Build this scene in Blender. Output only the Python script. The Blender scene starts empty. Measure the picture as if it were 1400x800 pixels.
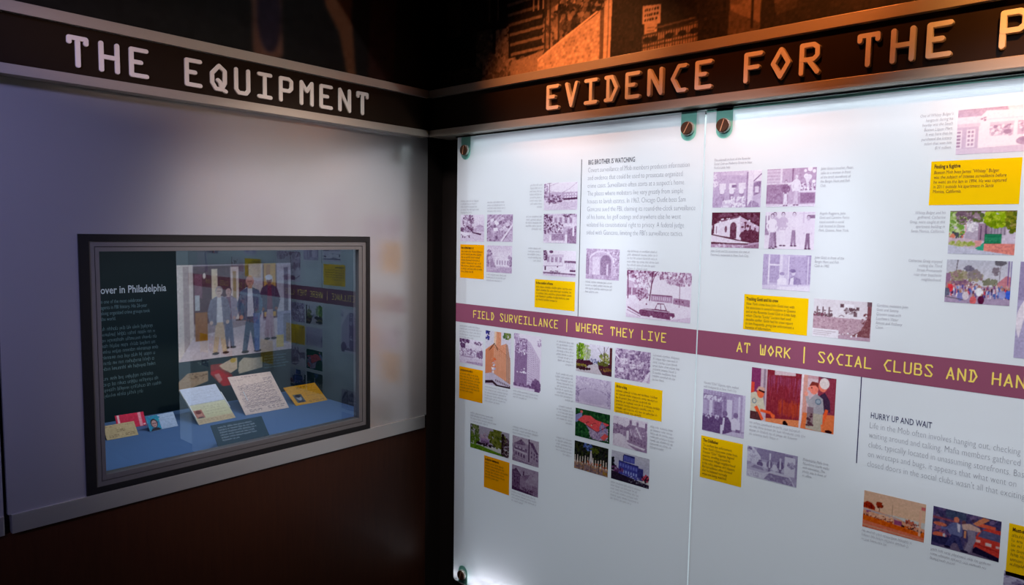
import bpy, bmesh, math, random
import numpy as np
from mathutils import Matrix, Vector

SC = bpy.context.scene
COL = SC.collection

# ------------------------------------------------------------------ camera, world, lamps, exposure
CAM_POS = (1.9442, -1.7881, 1.62)
YAW, PITCH, ROLL = 0.726552, -0.0838989, 0.0163681
def make_camera():
    f = Vector((-math.sin(YAW)*math.cos(PITCH), math.cos(YAW)*math.cos(PITCH), math.sin(PITCH)))
    r = Vector((math.cos(YAW), math.sin(YAW), 0)); u = r.cross(f)
    r2 = r*math.cos(ROLL) + u*math.sin(ROLL); u2 = u*math.cos(ROLL) - r*math.sin(ROLL)
    cd = bpy.data.cameras.new('camera'); cd.sensor_fit = 'HORIZONTAL'; cd.sensor_width = 36.0
    cd.lens = 36.0*955.02/1400.0; cd.clip_start = 0.02
    c = bpy.data.objects.new('camera', cd); COL.objects.link(c)
    m = Matrix((r2, u2, -f)).transposed().to_4x4(); m.translation = Vector(CAM_POS)
    c.matrix_world = m
    SC.camera = c
make_camera()
SC.view_settings.view_transform = 'Standard'
SC.view_settings.look = 'None'
SC.view_settings.exposure = 0.0
SC.view_settings.gamma = 1.0
SC.view_settings.use_curve_mapping = False
SC.cycles.use_denoising = True
SC.cycles.max_bounces = 8
SC.cycles.transparent_max_bounces = 12
W = bpy.data.worlds.new('dim_gallery'); SC.world = W; W.use_nodes = True
W.node_tree.nodes['Background'].inputs[0].default_value = (0.5, 0.6, 0.8, 1)
W.node_tree.nodes['Background'].inputs[1].default_value = 0.0

def spot(name, loc, aim, power, color, size_deg, blend, radius=0.03):
    l = bpy.data.lights.new(name, 'SPOT'); l.energy = power; l.color = color
    l.spot_size = math.radians(size_deg); l.spot_blend = blend; l.shadow_soft_size = radius
    o = bpy.data.objects.new(name, l); COL.objects.link(o); o.location = loc
    o.rotation_euler = (Vector(aim)-Vector(loc)).to_track_quat('-Z', 'Y').to_euler()
    return o
def area(name, loc, aim, power, color, sx, sy, spread=180):
    l = bpy.data.lights.new(name, 'AREA'); l.energy = power; l.color = color
    l.shape = 'RECTANGLE'; l.size = sx; l.size_y = sy; l.spread = math.radians(spread)
    o = bpy.data.objects.new(name, l); COL.objects.link(o); o.location = loc
    o.rotation_euler = (Vector(aim)-Vector(loc)).to_track_quat('-Z', 'Y').to_euler()
    return o
AMBER = (1.0, 0.24, 0.04)
# linear wash lamp over the glass panels, cut off by an unseen board added to block it
area('panel_wash', (1.42, -1.15, 3.10), (1.42, -0.06, 1.55), 13.2, (1.0, 0.985, 0.98), 2.5, 0.006, 85)
# farther, lower spots that reach under the header
for x_, p_ in ((0.48, 150), (1.08, 122), (1.70, 84)):
    spot('track_spot', (x_+0.25, -2.60, 2.70), (x_, -0.06, 1.54), p_, (0.87, 0.91, 1.0), 20.5, 0.6)
# lamps inside the top and the bottom of the light box
area('box_lamp', (0.61, -0.030, 1.944), (0.61, -0.020, 1.0), 0.30, (0.88, 0.94, 1.0), 0.90, 0.03)
area('box_lamp', (1.60, -0.030, 1.944), (1.60, -0.020, 1.0), 0.80, (0.88, 0.94, 1.0), 1.00, 0.03)
area('box_lamp', (0.30, -0.030, 0.350), (0.30, -0.030, 1.0), 0.55, (1.0, 0.92, 1.0), 0.30, 0.03)
# amber wall-wash spots on the mural and the header
spot('amber_spot', (0.62, -0.95, 2.90), (0.64, -0.05, 2.15), 170, (1.0, 0.31, 0.085), 25, 1.0, 0.025).scale = (1.6, 1.0, 1.0)
spot('amber_spot', (1.30, -0.95, 2.90), (1.24, -0.05, 2.12), 95, AMBER, 26, 0.9, 0.025).scale = (1.6, 1.0, 1.0)
spot('amber_spot', (2.10, -0.95, 2.90), (1.93, -0.05, 2.14), 290, (1.0, 0.36, 0.08), 26, 0.9, 0.025).scale = (1.5, 1.0, 1.0)
# lamps on the equipment wall, plus an added fill for its header
spot('wall_spot', (1.50, -0.28, 2.45), (0.0, -0.58, 1.42), 125, (1.0, 0.82, 0.73), 39, 1.0, 0.08)
spot('added_header_fill', (2.60, -2.20, 2.35), (0.03, -0.95, 2.06), 100, (1.0, 0.68, 0.52), 8, 0.9, 0.03).scale = (2.6, 1.0, 1.0)  # unseen fill added to brighten the left header letters
spot('blue_spot', (1.30, -2.70, 2.60), (0.0, -1.60, 1.70), 165, (0.47, 0.46, 1.0), 44, 1.0, 0.15)
area('case_lamp', (-0.20, -0.76, 1.60), (-0.34, -0.76, 0.95), 2.4, (0.86, 0.86, 1.0), 0.75, 0.05)

# ------------------------------------------------------------------ helpers
def lin(c):
    c = np.asarray(c, float)
    return np.where(c <= 0.04045, c/12.92, ((c+0.055)/1.055)**2.4)
def L8(r, g, b): return tuple(float(v) for v in lin(np.array((r, g, b))/255.0)) + (1.0,)

def tag(o, label=None, cat=None, group=None, kind=None):
    if label: o['label'] = label
    if cat: o['category'] = cat
    if group: o['group'] = group
    if kind: o['kind'] = kind
    return o
def empty(name, loc, label, cat, group=None):
    o = bpy.data.objects.new(name, None); COL.objects.link(o); o.location = loc; o.empty_display_size = 0.05
    return tag(o, label, cat, group)
def link(name, me, mat=None, parent=None):
    o = bpy.data.objects.new(name, me); COL.objects.link(o)
    if mat is not None: me.materials.append(mat)
    if parent is not None:
        o.parent = parent
        if parent.parent is None: o.matrix_parent_inverse = Matrix.Translation(-parent.location)
    return o
class MB:
    """collects shapes for one mesh; everything in world metres"""
    def __init__(s): s.v = []; s.f = []; s.m = []
    def add(s, vs, fs, mi=0):
        b = len(s.v); s.v += [tuple(v) for v in vs]; s.f += [tuple(b+i for i in f) for f in fs]; s.m += [mi]*len(fs); return s
    def box(s, x0, x1, y0, y1, z0, z1, mi=0, skip=()):
        vs = [(x, y, z) for x in (x0, x1) for y in (y0, y1) for z in (z0, z1)]
        fs = {'-x': (0, 1, 3, 2), '+x': (4, 6, 7, 5), '-y': (0, 4, 5, 1), '+y': (2, 3, 7, 6), '-z': (0, 2, 6, 4), '+z': (1, 5, 7, 3)}
        return s.add(vs, [f for k, f in fs.items() if k not in skip], mi)
    def prism(s, loop, ax, mi=0):
        """loop of world points extruded along vector ax"""
        n = len(loop); a = Vector(ax)
        vs = [Vector(p) for p in loop] + [Vector(p)+a for p in loop]
        fs = [tuple(range(n)), tuple(reversed(range(n, 2*n)))] + [(i, n+i, n+(i+1) % n, (i+1) % n) for i in range(n)]
        return s.add(vs, fs, mi)
    def mesh(s, name):
        me = bpy.data.meshes.new(name); me.from_pydata(s.v, [], s.f); me.update()
        if any(s.m): me.polygons.foreach_set('material_index', s.m)
        bm = bmesh.new(); bm.from_mesh(me); bmesh.ops.recalc_face_normals(bm, faces=bm.faces); bm.to_mesh(me); bm.free()
        return me
    def build(s, name, mat, parent=None, bevel=0.0, mats=()):
        me = s.mesh(name)
        if bevel > 0:
            bm = bmesh.new(); bm.from_mesh(me)
            bmesh.ops.bevel(bm, geom=list(bm.edges), offset=bevel, segments=2, profile=0.6, affect='EDGES', clamp_overlap=True)
            bm.to_mesh(me); bm.free()
        o = link(name, me, mat, parent)
        for m in mats: me.materials.append(m)
        return o

# ------------------------------------------------------------------ materials
def mat(name):
    m = bpy.data.materials.new(name); m.use_nodes = True
    return m, m.node_tree.nodes, m.node_tree.links, m.node_tree.nodes['Principled BSDF']
def simple(name, col, rough=0.5, metal=0.0, spec=0.5, noise=0.0, nscale=40.0, stretch=(1, 1, 1), bump=0.0):
    m, N, K, b = mat(name)
    b.inputs['Base Color'].default_value = col; b.inputs['Roughness'].default_value = rough
    b.inputs['Metallic'].default_value = metal; b.inputs['Specular IOR Level'].default_value = spec
    if noise > 0 or bump > 0:
        tc = N.new('ShaderNodeTexCoord'); mp = N.new('ShaderNodeMapping'); mp.inputs['Scale'].default_value = stretch
        nz = N.new('ShaderNodeTexNoise'); nz.inputs['Scale'].default_value = nscale; nz.inputs['Detail'].default_value = 5
        K.new(tc.outputs['Object'], mp.inputs['Vector']); K.new(mp.outputs[0], nz.inputs['Vector'])
        rp = N.new('ShaderNodeMapRange'); rp.inputs['To Min'].default_value = 1-noise; rp.inputs['To Max'].default_value = 1+noise
        K.new(nz.outputs['Fac'], rp.inputs['Value'])
        mx = N.new('ShaderNodeMix'); mx.data_type = 'RGBA'; mx.blend_type = 'MULTIPLY'; mx.inputs['Factor'].default_value = 1
        mx.inputs['A'].default_value = col; K.new(rp.outputs[0], mx.inputs['B']); K.new(mx.outputs['Result'], b.inputs['Base Color'])
        if bump > 0:
            bp = N.new('ShaderNodeBump'); bp.inputs['Strength'].default_value = bump; bp.inputs['Distance'].default_value = 0.002
            K.new(nz.outputs['Fac'], bp.inputs['Height']); K.new(bp.outputs[0], b.inputs['Normal'])
    return m
M = {}
M['laminate'] = simple('laminate_grey', (0.42, 0.415, 0.42, 1), 0.20, 0.5, 0.6, 0.02, 3)
M['rail'] = simple('brushed_steel', (0.47, 0.415, 0.35, 1), 0.40, 0.45, 0.5, 0.05, 60, (1, 1, 30), 0.05)
M['band'] = simple('header_black', (0.018, 0.011, 0.007, 1), 0.36, 0.0, 0.14, 0.1, 30)
M['letter'] = simple('letter_metal', (0.84, 0.78, 0.72, 1), 0.40, 0.10, 0.5, 0.03, 60)
M['sillrail'] = simple('sill_steel', (0.60, 0.58, 0.56, 1), 0.40, 0.85, 0.5, 0.05, 60, (1, 30, 30))
M['black'] = simple('matte_black', (0.006, 0.006, 0.007, 1), 0.5, 0, 0.3, 0.1, 20)
M['darkwall'] = simple('dark_wall_paint', (0.010, 0.006, 0.005, 1), 0.7, 0, 0.2, 0.1, 20)
M['frame'] = simple('case_frame_grey', (0.16, 0.155, 0.155, 1), 0.40, 0.5, 0.5, 0.05, 60)
M['floor'] = simple('dark_carpet', (0.02, 0.018, 0.02, 1), 0.9, 0, 0.1, 0.3, 200)
M['ceil'] = simple('black_ceiling', (0.01, 0.01, 0.011, 1), 0.9, 0, 0.1, 0.2, 20)
M['board'] = simple('board_teal', L8(9, 32, 37), 0.6, 0, 0.3, 0.08, 10)
M['deck'] = simple('deck_blue', L8(88, 122, 168), 0.75, 0, 0.2, 0.06, 25)
M['casein'] = simple('case_lining_dark', L8(16, 40, 48), 0.7, 0, 0.2, 0.05, 20)
M['cap'] = simple('standoff_bronze', (0.16, 0.075, 0.045, 1), 0.35, 0.8, 0.5, 0.1, 80)
M['rim'] = simple('standoff_polished', (0.85, 0.82, 0.78, 1), 0.25, 0.6, 0.5, 0.02, 80)
M['slot'] = simple('slot_painted_glint', (0.95, 0.50, 0.28, 1), 0.35, 0.6, 0.5, 0.02, 80)  # brighter colour paints in the light caught by the screw slot
M['bracket'] = simple('bracket_green', L8(128, 205, 188), 0.5, 0, 0.5, 0.05, 30)
M['yellow'] = None
M['ink'] = simple('ink_dark', L8(58, 50, 66), 0.6, 0, 0.3, 0.05, 50)
M['inkgrey'] = simple('ink_grey', L8(140, 138, 150), 0.6, 0, 0.3, 0.05, 50)
M['inkcap'] = simple('ink_caption', L8(172, 168, 178), 0.6, 0, 0.3, 0.05, 50)
M['inknavy'] = simple('ink_navy', L8(40, 28, 84), 0.6, 0, 0.3, 0.05, 50)
M['inknote'] = simple('ink_on_note', L8(128, 82, 22), 0.6, 0, 0.3, 0.05, 50)
M['inkhead'] = simple('ink_note_head', L8(70, 34, 14), 0.6, 0, 0.3, 0.05, 50)
M['whiteink'] = simple('ink_white', L8(205, 215, 222), 0.6, 0, 0.3, 0.02, 50)
M['greyink'] = simple('ink_board_grey', L8(104, 132, 140), 0.6, 0, 0.3, 0.05, 50)
M['acrylic'] = simple('acrylic_edge', L8(225, 228, 230), 0.12, 0, 0.8, 0.02, 50)
M['standwedge'] = simple('acrylic_stand', L8(70, 84, 100), 0.3, 0, 0.5, 0.02, 50)

def wood():
    m, N, K, b = mat('dado_wood')
    tc = N.new('ShaderNodeTexCoord'); mp = N.new('ShaderNodeMapping'); mp.inputs['Scale'].default_value = (1, 14, 1.2)
    nz = N.new('ShaderNodeTexNoise'); nz.inputs['Scale'].default_value = 6; nz.inputs['Detail'].default_value = 8; nz.inputs['Roughness'].default_value = 0.6
    cr = N.new('ShaderNodeValToRGB'); cr.color_ramp.elements[0].color = (0.022, 0.006, 0.003, 1); cr.color_ramp.elements[1].color = (0.055, 0.018, 0.007, 1)
    K.new(tc.outputs['Object'], mp.inputs['Vector']); K.new(mp.outputs[0], nz.inputs['Vector']); K.new(nz.outputs['Fac'], cr.inputs[0]); K.new(cr.outputs[0], b.inputs['Base Color'])
    b.inputs['Roughness'].default_value = 0.42; b.inputs['Specular IOR Level'].default_value = 0.2
    return m
M['wood'] = wood()

def translucent_print(name, vcol=True, col=None, trans=0.12):
    """ink printed on frosted glass: lit from the front and, partly, from behind"""
    m, N, K, b = mat(name); N.remove(b)
    d = N.new('ShaderNodeBsdfDiffuse'); t = N.new('ShaderNodeBsdfTranslucent'); mx = N.new('ShaderNodeMixShader'); mx.inputs[0].default_value = trans
    if vcol:
        a = N.new('ShaderNodeVertexColor'); a.layer_name = 'print'
        K.new(a.outputs[0], d.inputs[0]); K.new(a.outputs[0], t.inputs[0])
    else:
        tc = N.new('ShaderNodeTexCoord'); nz = N.new('ShaderNodeTexNoise'); nz.inputs['Scale'].default_value = 60
        rp = N.new('ShaderNodeMapRange'); rp.inputs['To Min'].default_value = 0.97; rp.inputs['To Max'].default_value = 1.03
        q = N.new('ShaderNodeMix'); q.data_type = 'RGBA'; q.blend_type = 'MULTIPLY'; q.inputs['Factor'].default_value = 1; q.inputs['A'].default_value = col
        K.new(tc.outputs['Object'], nz.inputs['Vector']); K.new(nz.outputs['Fac'], rp.inputs['Value']); K.new(rp.outputs[0], q.inputs['B'])
        K.new(q.outputs['Result'], d.inputs[0]); K.new(q.outputs['Result'], t.inputs[0])
    K.new(d.outputs[0], mx.inputs[1]); K.new(t.outputs[0], mx.inputs[2]); K.new(mx.outputs[0], N['Material Output'].inputs[0])
    return m
M['print'] = translucent_print('glass_print')
M['yellow'] = translucent_print('note_yellow', False, L8(255, 205, 8))
M['orange'] = translucent_print('note_orange', False, L8(255, 172, 0))
M['maroon'] = translucent_print('band_maroon', False, L8(150, 84, 110))
M['bandyellow'] = translucent_print('band_yellow', False, L8(255, 228, 112))
def opaque_print():
    m, N, K, b = mat('paper_print'); a = N.new('ShaderNodeVertexColor'); a.layer_name = 'print'
    K.new(a.outputs[0], b.inputs['Base Color']); b.inputs['Roughness'].default_value = 0.55; b.inputs['Specular IOR Level'].default_value = 0.25
    return m
M['paper'] = opaque_print()

def frosted():
    m, N, K, b = mat('frosted_glass'); N.remove(b)
    d = N.new('ShaderNodeBsdfDiffuse'); t = N.new('ShaderNodeBsdfTranslucent'); tr = N.new('ShaderNodeBsdfTransparent'); g = N.new('ShaderNodeBsdfGlossy')
    tc = N.new('ShaderNodeTexCoord'); nz = N.new('ShaderNodeTexNoise'); nz.inputs['Scale'].default_value = 4
    rp = N.new('ShaderNodeMix'); rp.data_type = 'RGBA'; rp.inputs['A'].default_value = (0.85, 0.855, 0.90, 1); rp.inputs['B'].default_value = (0.87, 0.875, 0.915, 1)
    K.new(tc.outputs['Object'], nz.inputs['Vector']); K.new(nz.outputs['Fac'], rp.inputs['Factor']); K.new(rp.outputs['Result'], d.inputs[0])
    t.inputs[0].default_value = (0.88, 0.91, 0.97, 1); tr.inputs[0].default_value = (0.86, 0.91, 0.94, 1); g.inputs['Roughness'].default_value = 0.35
    a = N.new('ShaderNodeMixShader'); a.inputs[0].default_value = 0.45; K.new(t.outputs[0], a.inputs[1]); K.new(tr.outputs[0], a.inputs[2])
    c = N.new('ShaderNodeMixShader'); c.inputs[0].default_value = 0.60; K.new(a.outputs[0], c.inputs[1]); K.new(d.outputs[0], c.inputs[2])
    e = N.new('ShaderNodeMixShader'); e.inputs[0].default_value = 0.02; K.new(c.outputs[0], e.inputs[1]); K.new(g.outputs[0], e.inputs[2])
    K.new(e.outputs[0], N['Material Output'].inputs[0])
    return m
M['frosted'] = frosted()
def glass_edge():
    m, N, K, b = mat('glass_back_face'); N.remove(b)
    tr = N.new('ShaderNodeBsdfTransparent'); g = N.new('ShaderNodeBsdfGlossy'); g.inputs['Roughness'].default_value = 0.2; f = N.new('ShaderNodeFresnel'); f.inputs[0].default_value = 1.3
    tr.inputs[0].default_value = (0.95, 0.985, 0.985, 1)
    a = N.new('ShaderNodeMixShader'); K.new(f.outputs[0], a.inputs[0]); K.new(tr.outputs[0], a.inputs[1]); K.new(g.outputs[0], a.inputs[2]); K.new(a.outputs[0], N['Material Output'].inputs[0])
    return m
M['glassback'] = glass_edge()
M['polish'] = M['glassback']
def pane():
    m, N, K, b = mat('case_glass'); N.remove(b)
    tr = N.new('ShaderNodeBsdfTransparent'); g = N.new('ShaderNodeBsdfGlossy'); g.inputs['Roughness'].default_value = 0.0
    tr.inputs[0].default_value = (0.90, 0.96, 0.96, 1); g.inputs[0].default_value = (0.64, 0.84, 1.0, 1)
    f = N.new('ShaderNodeFresnel'); f.inputs[0].default_value = 1.55
    mu = N.new('ShaderNodeMath'); mu.operation = 'MULTIPLY'; mu.inputs[1].default_value = 2.7; mu.use_clamp = True
    K.new(f.outputs[0], mu.inputs[0])
    a = N.new('ShaderNodeMixShader'); K.new(mu.outputs[0], a.inputs[0]); K.new(tr.outputs[0], a.inputs[1]); K.new(g.outputs[0], a.inputs[2]); K.new(a.outputs[0], N['Material Output'].inputs[0])
    return m
M['pane'] = pane()
def lightbox():
    m, N, K, b = mat('lightbox_face')
    b.inputs['Base Color'].default_value = (0.8, 0.8, 0.8, 1); b.inputs['Roughness'].default_value = 0.6
    b.inputs['Emission Color'].default_value = (0.82, 0.91, 1.0, 1); b.inputs['Emission Strength'].default_value = 0.37
    return m
M['lightbox'] = lightbox()

# ------------------------------------------------------------------ stroke lettering (monoline machine type)
G = {
 'T': [[(0, .84), (0, 1), (1, 1), (1, .84)], [(.5, 1), (.5, 0)]], 'H': [[(0, 0), (0, 1)], [(1, 0), (1, 1)], [(0, .5), (1, .5)]],
 'E': [[(1, 1), (0, 1), (0, 0), (1, 0)], [(0, .52), (.62, .52)]], 'Q': [[(.3, 0), (0, .25), (0, .65), (.55, 1), (1, .8), (1, .3), (.7, 0), (.3, 0)], [(.45, .38), (.62, .3), (.75, .02), (1.05, -.06)]],
 'U': [[(0, 1), (0, .14), (.2, 0), (.8, 0), (1, .14), (1, 1)]], 'I': [[(0, 1), (1, 1)], [(.5, 1), (.5, 0)], [(0, 0), (1, 0)]],
 'P': [[(0, 0), (0, 1), (.72, 1), (.97, .9), (.97, .58), (.75, .45), (0, .45)]], 'M': [[(0, 0), (0, 1), (.5, .6), (1, 1), (1, 0)]],
 'N': [[(0, 0), (0, 1), (1, 0), (1, 1)]], 'V': [[(0, 1), (.5, 0), (1, 1)]], 'D': [[(0, 1), (.55, 1), (1, .5), (.55, 0), (0, 0)], [(.22, 1), (.22, 0)]],
 'C': [[(1, 1), (.5, 1), (.02, .5), (.5, 0), (1, 0)]], 'F': [[(1, 1), (0, 1), (0, 0)], [(0, .5), (.8, .5)]],
 'O': [[(.5, 1), (1, .5), (.5, 0), (0, .5), (.5, 1)]], 'R': [[(0, 0), (0, 1), (.72, 1), (.97, .88), (.97, .6), (.75, .47), (0, .47)], [(.42, .47), (1, 0)]],
 'A': [[(0, 0), (.5, 1), (1, 0)], [(.2, .32), (.8, .32)]], 'W': [[(0, 1), (.12, 0), (.88, 0), (1, 1)], [(.5, 0), (.5, .62)]],
 'K': [[(0, 0), (0, 1)], [(1, 1), (0, .36)], [(.3, .52), (1, 0)]], 'S': [[(1, .86), (.8, 1), (.15, 1), (0, .84), (1, .2), (.84, 0), (.1, 0), (0, .12)]],
 'L': [[(0, 1), (0, 0), (1, 0)]], 'Y': [[(0, 1), (.5, .5), (1, 1)], [(.5, .5), (.5, 0)]],
 'B': [[(0, 0), (0, 1), (.7, 1), (.88, .88), (.88, .64), (.7, .53), (0, .53)], [(.7, .53), (1, .38), (1, .14), (.8, 0), (0, 0)]], '|': [[(.5, 1.3), (.5, -.3)]],
}
def stroke_glyph(mb, ch, u0, v0, w, h, rad, place, depth0):
    """capsule for each stroke; place(u,v,d) -> world; depth 0 gives flat print"""
    ns = 0
    for pl in G[ch]:
        pts = [(u0 + rad + p[0]*(w-2*rad), v0 + rad + p[1]*(h-2*rad)) for p in pl]
        for (a, b) in zip(pts[:-1], pts[1:]):
            ns += 1; depth = depth0+ns*0.00012 if depth0 > 0 else 0; fl = ns*0.00003
            dx, dy = b[0]-a[0], b[1]-a[1]; L = math.hypot(dx, dy) or 1e-6; an = math.atan2(dy, dx)
            loop = []
            for k in range(7): t = an + math.pi/2 + math.pi*k/6; loop.append((a[0]+rad*math.cos(t), a[1]+rad*math.sin(t)))
            for k in range(7): t = an - math.pi/2 + math.pi*k/6; loop.append((b[0]+rad*math.cos(t), b[1]+rad*math.sin(t)))
            if depth > 0:
                base = [place(u, v, 0) for u, v in loop]; top = place(0, 0, depth); o = place(0, 0, 0)
                ax = tuple(top[i]-o[i] for i in range(3)); n = len(loop)
                rim = [place(a[0]*0 + u, v, depth*0.8) for u, v in loop]
                cx = sum(u for u, v in loop)/n; cy = sum(v for u, v in loop)/n
                s_ = 0.86
                def shr(u, v):   # pull towards the stroke axis for a soft shoulder
                    t = max(0, min(1, ((u-a[0])*dx+(v-a[1])*dy)/(L*L))); qx, qy = a[0]+t*dx, a[1]+t*dy
                    return qx+(u-qx)*s_, qy+(v-qy)*s_
                face = [place(*shr(u, v), depth) for u, v in loop]
                vs = base+rim+face
                fs = [tuple(reversed(range(n))), tuple(range(2*n, 3*n))] + [(i, (i+1) % n, n+(i+1) % n, n+i) for i in range(n)] + [(n+i, n+(i+1) % n, 2*n+(i+1) % n, 2*n+i) for i in range(n)]
                mb.add(vs, fs)
            else:
                mb.add([place(u, v, fl) for u, v in loop], [tuple(range(len(loop)))])

# ------------------------------------------------------------------ printed type
_tc = {}
def type_pts(s, bold):
    k = (s, bold)
    if k in _tc: return _tc[k]
    cu = bpy.data.curves.new('type', 'FONT'); cu.body = s; cu.size = 1.0; cu.resolution_u = 2; cu.fill_mode = 'FRONT'; cu.offset = bold
    ob = bpy.data.objects.new('type', cu)
    COL.objects.link(ob); bpy.context.view_layer.update()
    me = bpy.data.meshes.new_from_object(ob.evaluated_get(bpy.context.evaluated_depsgraph_get()))
    n = len(me.vertices); co = np.zeros(n*3); me.vertices.foreach_get('co', co); co = co.reshape(-1, 3)[:, :2]
    fs = [tuple(p.vertices) for p in me.polygons]
    bpy.data.objects.remove(ob); bpy.data.curves.remove(cu); bpy.data.meshes.remove(me)
    _tc[k] = (co, fs); return _tc[k]
def set_line(mb, s, u, v, size, xs, place, align='L', shear=0.0, bold=0.0):
    co, fs = type_pts(s, bold)
    if not len(co): return 0
    x = co[:, 0]*size*xs + co[:, 1]*size*shear; y = co[:, 1]*size
    wd = x.max()
    off = u if align == 'L' else u-wd
    mb.add([place(off+float(a), v+float(b), 0) for a, b in zip(x, y)], fs)
    return wd
def greek_line(mb, rng, u, v, width, size, place, align='L', shear=0.15):
    """a line of type too small to read: word shapes made of letter-like strokes"""
    x0 = u if align == 'L' else u-width
    x = 0.0; t = size*0.060; xh = size*0.48
    def bar(a, b, y0, y1):
        mb.add([place(x0+a+y0*shear, v+y0, 0), place(x0+b+y0*shear, v+y0, 0), place(x0+b+y1*shear, v+y1, 0), place(x0+a+y1*shear, v+y1, 0)], [(0, 1, 2, 3)])
    while x < width-size*0.3:
        for _ in range(rng.randint(2, 8)):
            if x > width-size*0.2: break
            w = size*rng.choice((.14, .26, .30, .30, .34)); h = xh if rng.random() < .68 else size*.72; b = -size*.2 if rng.random() < .12 else 0
            bar(x, x+t, b, h)
            if w > size*.2:
                bar(x+w-t, x+w, 0, xh); y = rng.choice((0, xh*.5, xh-t)); bar(x+t, x+w-t, y, y+t)
                if rng.random() < .4: bar(x+t, x+w-t, xh-t, xh)
            x += w+size*.09
        x += size*.26

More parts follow.
